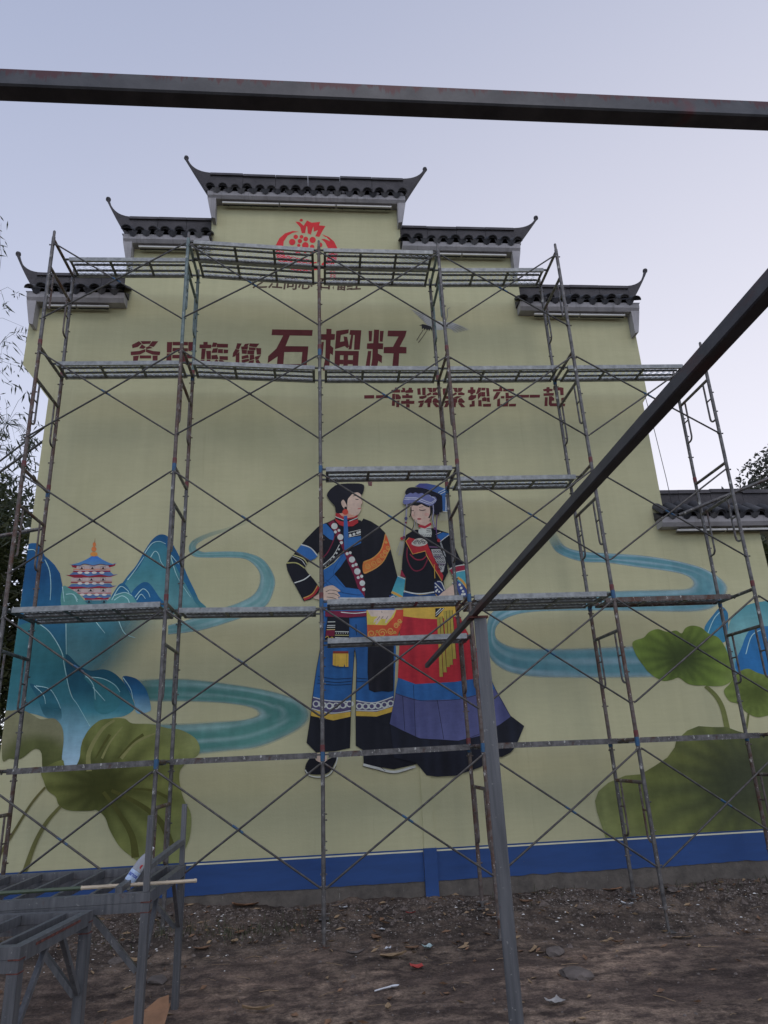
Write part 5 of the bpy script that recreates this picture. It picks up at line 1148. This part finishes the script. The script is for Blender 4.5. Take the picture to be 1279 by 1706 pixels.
# ================================================================== TREES
def leaf_cloud(name, pts, size, mt, parent, seed, droop=.3, slim=.45):
    """many small pointed leaves, each a folded pair of triangles"""
    rg = random.Random(seed); v = []; f = []; c_ = []
    for p in pts:
        s_ = size*rg.uniform(.6, 1.3); d = Vector((rg.gauss(0, 1), rg.gauss(0, 1), rg.gauss(-droop, .6))).normalized()
        n_ = d.cross(Vector((rg.gauss(0, 1), rg.gauss(0, 1), rg.gauss(0, 1)))).normalized(); w_ = n_*s_*slim*.5; up_ = d.cross(n_)*s_*.08
        b_ = len(v); p = Vector(p); v += [tuple(p), tuple(p+d*s_*.45+w_+up_), tuple(p+d*s_), tuple(p+d*s_*.45-w_+up_)]
        f += [(b_, b_+1, b_+2), (b_, b_+2, b_+3)]; q = rg.random(); c_ += [q, q, q, 1]*4
    me = bpy.data.meshes.new(name); me.from_pydata(v, [], f); me.materials.append(mt)
    at = me.color_attributes.new('Col', 'FLOAT_COLOR', 'POINT'); at.data.foreach_set('color', c_)
    return link(name, me, parent)
def tree(name, label, base, h, r, n, size, mt, seed, z0=.25, clumps=26, squash=1.0, catg='tree', grp='trees behind the house'):
    rg = random.Random(seed); root = empty(name, base); tag(root, label, catg, grp)
    mb = MB(); top = Vector((rg.uniform(-.2, .2), rg.uniform(-.2, .2), h*.8))
    mb.tube([(0, 0, -.3), (.03, .02, h*.25), tuple(top*.65), tuple(top)], [r*.075, r*.06, r*.04, r*.012], 8)
    cl = []
    for i in range(clumps):
        a = rg.uniform(0, 2*math.pi); zz = rg.uniform(z0, .97); rr = r*math.sqrt(max(.05, 1-((zz-.55)/.52)**2))*rg.uniform(.25, .95)
        c0_ = Vector((rr*math.cos(a), rr*math.sin(a)*squash, h*zz)); cl.append((c0_, r*rg.uniform(.2, .38)))
        st_ = top*min(1, max(.15, zz*.8)); mb.tube([tuple(st_), tuple((st_+c0_)/2+Vector((0, 0, .12))), tuple(c0_)], [r*.022, r*.013, r*.005], 5)
    mb.build('trunk', M['bark'], root, True)
    pts = []
    for i in range(n):
        c0_, cr = rg.choice(cl); d = Vector((rg.gauss(0, 1), rg.gauss(0, 1), rg.gauss(0, .85))).normalized()*cr*rg.random()**.42*1.15
        pts.append(c0_+d)
    leaf_cloud('crown', pts, size, mt, root, seed+1)
    return root
tree('broadleaf_tree', 'dense dark green tree at the left edge beside the house wall', (-3.55, 4.6, -.1), 7.0, 2.15, 34000, .17, M['leaf'], 3, .02, 80)
tree('broadleaf_tree', 'darker tree standing further back behind the left wall edge', (-5.2, 8.2, -.1), 8.3, 3.0, 30000, .24, M['leaf'], 8, .02, 80)
tree('broadleaf_tree', 'dark green tree at the right edge beyond the low side wall', (12.55, 3.6, -.1), 5.4, 1.45, 20000, .14, M['leaf'], 14, .03, 50)
tree('broadleaf_tree', 'grey-green rounded tree rising behind the low tiled roof at right', (px(1392, 820, 14.5).x, 14.5, -.1), px(1400, 728, 14.5).z+.1, 4.4, 80000, .24, M['leaf_grey'], 21, .05, 110)
# bamboo clump
bam = empty('bamboo_clump', (-3.3, 3.4, -.1)); tag(bam, 'slender bamboo with drooping leaf sprays against the sky at upper left', 'bamboo', 'trees behind the house')
o_ = Vector((-3.3, 3.4, -.1)); rg = random.Random(77)
tipsb = []
for i, (bx, by, tx, ty, tz) in enumerate(((-.2, .1, -2.35, 3.1, 10.2), (.1, -.1, -2.0, 2.9, 9.0), (-.4, .3, -2.7, 3.2, 8.4), (.25, .2, -1.75, 3.0, 7.4))):
    a = Vector((bx, by, -.2)); e = Vector((tx, ty, tz))-o_; c1 = Vector((bx-.25, by, e.z*.75)); pts = [tuple(a*(1-u)**2+c1*2*u*(1-u)+e*u*u) for u in [k/10 for k in range(11)]]
    mb = MB(); mb.tube(pts, [.03*(1-.85*k/10) for k in range(11)], 6); mb.build('culm', M['bamboo_green'], bam, True); tipsb.append([Vector(p) for p in pts[4:]])
mbb = MB(); v = []; f = []; c_ = []
spots = [(2,372),(4,408),(6,500),(28,488),(10,512),(40,545),(26,560),(48,556),(12,572),(2,590),(44,598),(14,604),(34,612),(6,625),(20,640),(46,652),(8,664),(2,690),(14,700),(40,690),(14,745),(4,726),(44,720),(26,738),(58,708),(32,760),(50,745),(10,778),(24,792),(60,772),(40,776),(56,738),(48,790),(66,812),(58,836)]
spots += [(rg.uniform(-70, 0), rg.uniform(380, 820)) for _ in range(50)] + [(rg.uniform(0, 62), rg.uniform(720, 900)) for _ in range(46)]
for (sx_, sy_) in spots:
    q = px(sx_, sy_, rg.uniform(2.5, 3.4))-o_
    best = min((p for l in tipsb for p in l), key=lambda p: (p-q).length+abs(p.z-q.z-.3)*.5)
    mid_ = (best+q)/2+Vector((0, 0, .12)); mbb.tube([tuple(best), tuple(mid_), tuple(q)], [.0038, .003, .0015], 4, 0, False)
    for k in range(rg.randint(5, 9)):
        L_ = rg.uniform(.10, .21); d = Vector((rg.gauss(.1, .6), rg.gauss(0, .6), rg.gauss(-.75, .45))).normalized(); p = q+Vector((rg.gauss(0, .05), rg.gauss(0, .05), rg.gauss(0, .05)))
        n_ = d.cross(Vector((rg.gauss(0, .5), 1, rg.gauss(0, .5)))).normalized()*L_*.075; b_ = len(v)
        v += [tuple(p), tuple(p+d*L_*.4+n_), tuple(p+d*L_), tuple(p+d*L_*.4-n_)]; f += [(b_, b_+1, b_+2), (b_, b_+2, b_+3)]; qq = rg.random(); c_ += [qq, qq, qq, 1]*4
mbb.build('branch', M['bamboo_green'], bam)
me = bpy.data.meshes.new('foliage'); me.from_pydata(v, [], f); me.materials.append(M['leaf_bamboo']); at = me.color_attributes.new('Col', 'FLOAT_COLOR', 'POINT'); at.data.foreach_set('color', c_); link('foliage', me, bam)

# ================================================================== LITTER ON THE GROUND
rg = random.Random(9)
def on_ground(x, y):
    """where a photographed bit of litter lies: march down the view ray to the soil"""
    d = (_fw + _rt*((x-639.5)/F_PX) - _up*((y-853.0)/F_PX)).normalized(); s_ = 4.0
    for _ in range(600):
        p = CAM+d*s_
        if p.z <= gz(p.x, p.y): break
        s_ += .015
    return Vector((p.x, min(1.2, p.y), gz(p.x, p.y)))
M['dry_leaf'] = simple('dry_leaf', (.20, .115, .065), .8, 0, .35, 12, .2); M['pale_leaf'] = simple('pale_dry_leaf', (.30, .21, .12), .8, 0, .3, 12, .2)
M['paper'] = simple('scrap_paper', (.62, .64, .66), .7, 0, .12, 14, .15); M['redp'] = simple('red_scrap', (.42, .06, .05), .6, 0, .25, 14, .15); M['stone'] = simple('grey_stone', (.125, .105, .092), .9, 0, .3, 14, .6); M['bluep'] = simple('pale_blue_scrap', (.38, .50, .50), .5, 0, .2, 14, .1)
M['pale_rag'] = simple('dirty_rag', (.34, .33, .31), .9, 0, .3, 20, .3); M['weed'] = simple('weed_green', (.055, .06, .028), .7, 0, .5, 12, 0); M['clod'] = simple('soil_clod', (.13, .105, .09), .95, 0, .45, 25, .4); M['chip'] = simple('white_paint_chip', (.78, .78, .75), .7, 0, .2, 14, 0); M['gravel'] = simple('dark_gravel', (.155, .13, .112), .95, 0, .6, 30, .3)
def scrap(name, label, catg, x, y, L, W_, mt, rz, curl=.25, shape='leaf', grp=None):
    p = on_ground(x, y); mb = MB(); nu, nv = 6, 3; g = random.Random(int(x*7+y)); vs_ = []
    for i in range(nu+1):
        u = i/nu
        wv = W_*(math.sin(math.pi*min(1, max(.06, u)))**.7 if shape == 'leaf' else (.8+.35*g.random()))
        for j in range(nv+1):
            t_ = j/nv-.5; z = .012+curl*L*(abs(t_)*.5+.5*(u-.5)**2*2)+g.uniform(0, .008)
            vs_.append((L*(u-.5)+g.uniform(-.004, .004), wv*t_, z))
    n_ = len(vs_); vs_ += [(a, b_, c__-.003) for a, b_, c__ in vs_]; q = nv+1; fs = []
    for i in range(nu):
        for j in range(nv):
            a = i*q+j; fs.append((a, a+q, a+q+1, a+1)); fs.append((n_+a, n_+a+1, n_+a+q+1, n_+a+q))
    o = link(name, None, None) if False else mb
    mb.add(vs_, fs); o = mb.build(name, mt, None, True); o.location = p; o.rotation_euler = (g.uniform(-.12, .12), g.uniform(-.12, .12), rz)
    return tag(o, label, catg, grp)
LT = 'litter scattered on the dirt'
scrap('cardboard_scrap', 'brown curled cardboard strip against the plinth left of the rusty post', 'cardboard', 408, 1513, .30, .10, M['card'], .25, .3, 'rag', LT)
scrap('dry_leaf', 'brown dry leaf lying below the curled cardboard strip', 'leaf', 400, 1557, .12, .07, M['dry_leaf'], .4, .35, 'leaf', LT)
scrap('dry_leaf', 'olive dry leaf left of the rusty front scaffold foot', 'leaf', 390, 1572, .11, .08, M['pale_leaf'], 1.2, .4, 'leaf', LT)
scrap('dry_leaf', 'large pale brown curled leaf in the middle of the dirt', 'leaf', 656, 1597, .26, .10, M['pale_leaf'], -.15, .3, 'leaf', LT)
scrap('dry_leaf', 'small brown leaf right of the front scaffold foot', 'leaf', 626, 1566, .13, .09, M['dry_leaf'], -.6, .4, 'leaf', LT)
scrap('dry_leaf', 'reddish brown leaf next to the pale blue scrap', 'leaf', 686, 1583, .15, .08, M['dry_leaf'], .2, .3, 'leaf', LT)
scrap('dry_leaf', 'grey curled leaf between the spoon and the scaffold foot', 'leaf', 594, 1593, .17, .06, M['stone'], .05, .5, 'leaf', LT)
scrap('plastic_scrap', 'pale blue crumpled plastic scrap on the dirt', 'scrap', 712, 1583, .12, .07, M['bluep'], .7, .6, 'rag', LT)
scrap('paper_scrap', 'white paper scrap right of the front scaffold foot', 'scrap', 646, 1585, .09, .06, M['paper'], 1.2, .5, 'rag', LT)
scrap('paper_scrap', 'white paper scrap close to the plinth beside the rusty post', 'scrap', 573, 1516, .10, .05, M['paper'], .4, .5, 'rag', LT)
scrap('paper_scrap', 'tiny white paper scrap midway between plinth and leaves', 'scrap', 636, 1552, .06, .05, M['paper'], .9, .5, 'rag', LT)
scrap('red_wrapper', 'red crumpled wrapper lying in the open dirt', 'wrapper', 694, 1616, .12, .07, M['redp'], .3, .5, 'rag', LT)
scrap('red_wrapper', 'small red wrapper near the plinth under the blue pilaster', 'wrapper', 684, 1525, .11, .05, M['redp'], -.2, .4, 'rag', LT)
scrap('dry_leaf', 'brown leaf beside the steel post at right', 'leaf', 822, 1530, .16, .08, M['dry_leaf'], -.4, .3, 'leaf', LT)
scrap('dry_leaf', 'brown curled leaf right of the steel post under the plinth', 'leaf', 877, 1506, .16, .07, M['dry_leaf'], -.5, .4, 'leaf', LT)
scrap('cardboard_scrap', 'brown flat cardboard strip along the plinth at right', 'cardboard', 1020, 1484, .25, .06, M['card'], 0, .15, 'rag', LT)
scrap('wood_chip', 'pale wood chip standing out beside the steel post', 'wood chip', 889, 1585, .16, .045, M['pale_leaf'], .9, .2, 'rag', LT)
scrap('dry_leaf', 'reddish leaf left of the right front scaffold foot', 'leaf', 1030, 1573, .14, .06, M['dry_leaf'], .15, .35, 'leaf', LT)
scrap('wood_chip', 'long thin pale wood stick below the right scaffold foot', 'wood chip', 1137, 1565, .22, .03, M['pale_leaf'], -.05, .1, 'rag', LT)
scrap('paper_scrap', 'white torn paper by the rear scaffold foot at right', 'scrap', 1045, 1511, .14, .06, M['paper'], -.5, .5, 'rag', LT)
scrap('dry_leaf', 'small upright dry leaf at the bottom centre', 'leaf', 647, 1683, .10, .05, M['pale_leaf'], 1.5, .5, 'leaf', LT)
scrap('dry_leaf', 'curved tan leaf strip at the bottom, left of centre', 'leaf', 430, 1687, .28, .04, M['pale_leaf'], -.35, .3, 'leaf', LT)
scrap('dry_leaf', 'orange brown curled leaf behind the rack leg', 'leaf', 226, 1606, .20, .09, M['pale_leaf'], .1, .5, 'leaf', LT)
scrap('dry_leaf', 'brown leaf right of the far rack leg', 'leaf', 337, 1585, .18, .08, M['dry_leaf'], .3, .35, 'leaf', LT)
# white rag with a stone
scrap('crumpled_rag', 'off-white crumpled rag at the bottom right beside the post', 'rag', 924, 1676, .13, .10, M['pale_rag'], .4, .5, 'rag', LT)
# plastic spoon
p = on_ground(648, 1650); mb = MB()
mb.tube([(-.13, 0, .012), (-.05, .005, .02), (.02, .01, .022)], [.006, .006, .008], 6)
vs_ = []; K = 10
for rr, zz in ((1, .026), (.6, .016), (0.001, .012)):
    for k in range(K): vs_.append((.055+.045*rr*math.cos(2*math.pi*k/K), .012+.024*rr*math.sin(2*math.pi*k/K), zz))
mb.add(vs_, [(i*K+k, i*K+(k+1) % K, (i+1)*K+(k+1) % K, (i+1)*K+k) for i in range(2) for k in range(K)])
o = mb.build('plastic_spoon', M['paper'], None, True); o.location = p; o.rotation_euler = (0, 0, .25); tag(o, 'white plastic spoon lying on the dirt near the bottom centre', 'spoon', LT)
# stones
def stone(x, y, r, label, seed, mt=None):
    p = on_ground(x, y); bm = bmesh.new(); bmesh.ops.create_icosphere(bm, subdivisions=2, radius=1)
    for v_ in bm.verts:
        n_ = noise.noise(v_.co*1.3+Vector((seed, 0, 0))); v_.co = Vector((v_.co.x*r*1.3, v_.co.y*r, v_.co.z*r*.38))*(1+.35*n_)
    me = bpy.data.meshes.new('stone'); bm.to_mesh(me); bm.free(); me.materials.append(mt or M['stone']); o = link('stone', me); o.location = p+Vector((0, 0, r*.15)); o.rotation_euler = (0, 0, seed)
    tag(o, label, 'stone', 'stones in the dirt')
for x, y, r, l, sd in ((195, 1603, .075, 'grey rounded stone between the legs of the long rack', 1.), (262, 1636, .09, 'flat stone right of the long rack\'s front leg', 2.2), (275, 1527, .08, 'flat grey stone under the far end of the long rack', 3.1), (925, 1588, .10, 'brown flat stone right of the steel post', 4.4), (960, 1626, .12, 'largest brown stone in the dirt right of the steel post', 5.2), (1120, 1484, .07, 'grey stone against the plinth at right', 7.3)):
    stone(x, y, r, l, sd)
# open cardboard box by the racks
cb = empty('cardboard_box', on_ground(225, 1735)); tag(cb, 'torn brown cardboard box by the rack leg at bottom left', 'box', LT)
cb.rotation_euler = (0, 0, .1); cb.scale = (.85, .85, .8)
for nm, q in (('front_panel', [(-.30, -.1, -.02), (.26, -.1, -.02), (.26, -.1, .10), (-.30, -.1, .11)]), ('bottom_panel', [(-.30, -.1, .0), (.26, -.1, .0), (.26, .3, .01), (-.30, .3, .01)]), ('top_flap', [(-.30, -.08, .115), (.24, -.08, .105), (.26, .25, .20), (.0, .20, .16), (-.22, .12, .13)]), ('raised_flap', [(.02, .20, .165), (.25, .18, .17), (.24, .24, .27), (.15, .24, .25)]), ('side_panel', [(-.30, -.1, .0), (-.30, .3, .0), (-.30, .3, .11), (-.30, -.1, .11)])):
    mb = MB(); nrm = (Vector(q[1])-Vector(q[0])).cross(Vector(q[2])-Vector(q[0])).normalized()*.005; n_ = len(q)
    mb.add([Vector(a) for a in q]+[Vector(a)-nrm for a in q], [tuple(range(n_)), tuple(range(2*n_-1, n_-1, -1))]+[(i, i+n_, (i+1) % n_+n_, (i+1) % n_) for i in range(n_)]); mb.build(nm, M['card'], cb)
# fine rubble, chips and twigs nobody could count
def rubble(name, label, n, smin, smax, mt, region, seed, flat=.6):
    rgx = random.Random(seed); mb = MB()
    for _ in range(n):
        x, y = region(rgx); z = gz(x, y); r_ = rgx.uniform(smin, smax)*(.5+rgx.random()**3); a = rgx.uniform(0, 6.28)
        vs_ = []
        for k in range(5): vs_.append((x+r_*math.cos(a+k*1.257)*rgx.uniform(.7, 1.2), y+r_*math.sin(a+k*1.257)*rgx.uniform(.7, 1.2), z-.002))
        vs_.append((x+rgx.uniform(-.3, .3)*r_, y+rgx.uniform(-.3, .3)*r_, z+r_*flat*rgx.uniform(.6, 1.3)))
        mb.add(vs_, [(k, (k+1) % 5, 5) for k in range(5)])
    o = mb.build(name, mt); tag(o, label, None, None, 'stuff'); o['category'] = 'rubble'; return o
def reg_wall(r_): return (r_.uniform(-1, 10.3), 1.2-abs(r_.gauss(0, .55)))
def reg_all(r_): return (r_.uniform(-1, 10.5), r_.uniform(-3.0, 1.2))
rubble('gravel', 'dark gravel heaped along the foot of the wall', 9000, .006, .022, M['gravel'], reg_wall, 1)
rubble('pebbles', 'pale pebbles strewn over the dirt', 2600, .005, .016, M['stone'], reg_all, 2)
rubble('paint_chips', 'white paint chips strewn along the foot of the wall', 900, .005, .019, M['chip'], lambda r_: (r_.uniform(-.5, 10.3), 1.15-abs(r_.gauss(0, .75))), 3, .2)
rubble('clods', 'brown clods and broken plaster lying along the wall foot', 420, .02, .05, M['clod'], lambda r_: (r_.uniform(-1, 10.3), 1.2-abs(r_.gauss(0, .7))), 6, .7)
mb = MB(); rgx = random.Random(31)
for (wx, wy, nn, sp_) in ((2.75, .55, 150, .35), (3.3, .75, 60, .3), (2.0, .6, 110, .4), (9.6, .9, 110, .4), (8.2, 1.1, 40, .3), (6.3, 1.1, 30, .3)):
    for _ in range(nn):
        x, y = wx+rgx.gauss(0, sp_), min(1.2, wy+rgx.gauss(0, .14)); z = gz(x, y); a = rgx.uniform(0, 6.28); L_ = rgx.uniform(.03, .10); l_ = rgx.uniform(.2, .9)*L_
        dx, dy = math.cos(a), math.sin(a); w_ = .004
        mb.add([(x-dy*w_, y+dx*w_, z-.004), (x+dy*w_, y-dx*w_, z-.004), (x+dx*l_*.5+dy*w_*.8, y+dy*l_*.5-dx*w_*.8, z+L_*.7), (x+dx*l_*.5-dy*w_*.8, y+dy*l_*.5+dx*w_*.8, z+L_*.7), (x+dx*l_, y+dy*l_, z+L_)], [(0, 1, 2, 3), (3, 2, 4)])
wo = mb.build('weeds', M['weed']); tag(wo, 'low dark weeds growing at the foot of the wall', None, None, 'stuff'); wo['category'] = 'weeds'
mb = MB(); rgx = random.Random(4)
for _ in range(130):
    x, y = reg_all(rgx); a = rgx.gauss(0, .5); L_ = rgx.uniform(.04, .2); z = gz(x, y)
    mb.tube([(x, y, z+.006), (x+L_*.5*math.cos(a), y+L_*.5*math.sin(a), gz(x+L_*.5*math.cos(a), y+L_*.5*math.sin(a))+.012), (x+L_*math.cos(a+.05), y+L_*math.sin(a+.05), gz(x+L_*math.cos(a+.05), y+L_*math.sin(a+.05))+.006)], rgx.uniform(.001, .003), 4)
o = mb.build('twigs', M['pale_leaf'])
mb2 = MB()
for _ in range(420):
    x, y = (reg_all(rgx) if rgx.random() < .6 else reg_wall(rgx)); z = gz(x, y); a = rgx.uniform(0, 6.28); L_ = rgx.uniform(.02, .065); w_ = L_*rgx.uniform(.25, .5); ca_, sa2 = math.cos(a), math.sin(a)
    P_ = lambda u, v_, h: (x+u*ca_-v_*sa2, y+u*sa2+v_*ca_, z+h)
    mb2.add([P_(-L_, 0, .006), P_(0, w_, .012+rgx.uniform(0, .02)), P_(L_, 0, .010+rgx.uniform(0, .02)), P_(0, -w_, .010), P_(0, 0, .004)], [(0, 4, 1), (1, 4, 2), (2, 4, 3), (3, 4, 0)], rgx.randint(0, 1))
lo2 = mb2.build('leaf_litter', [M['dry_leaf'], M['pale_leaf']]); tag(lo2, 'small dry brown leaf bits scattered over the dirt', None, None, 'stuff'); lo2['category'] = 'leaf litter'; tag(o, 'thin dry twigs and straw strewn over the dirt', None, None, 'stuff'); o['category'] = 'twigs'
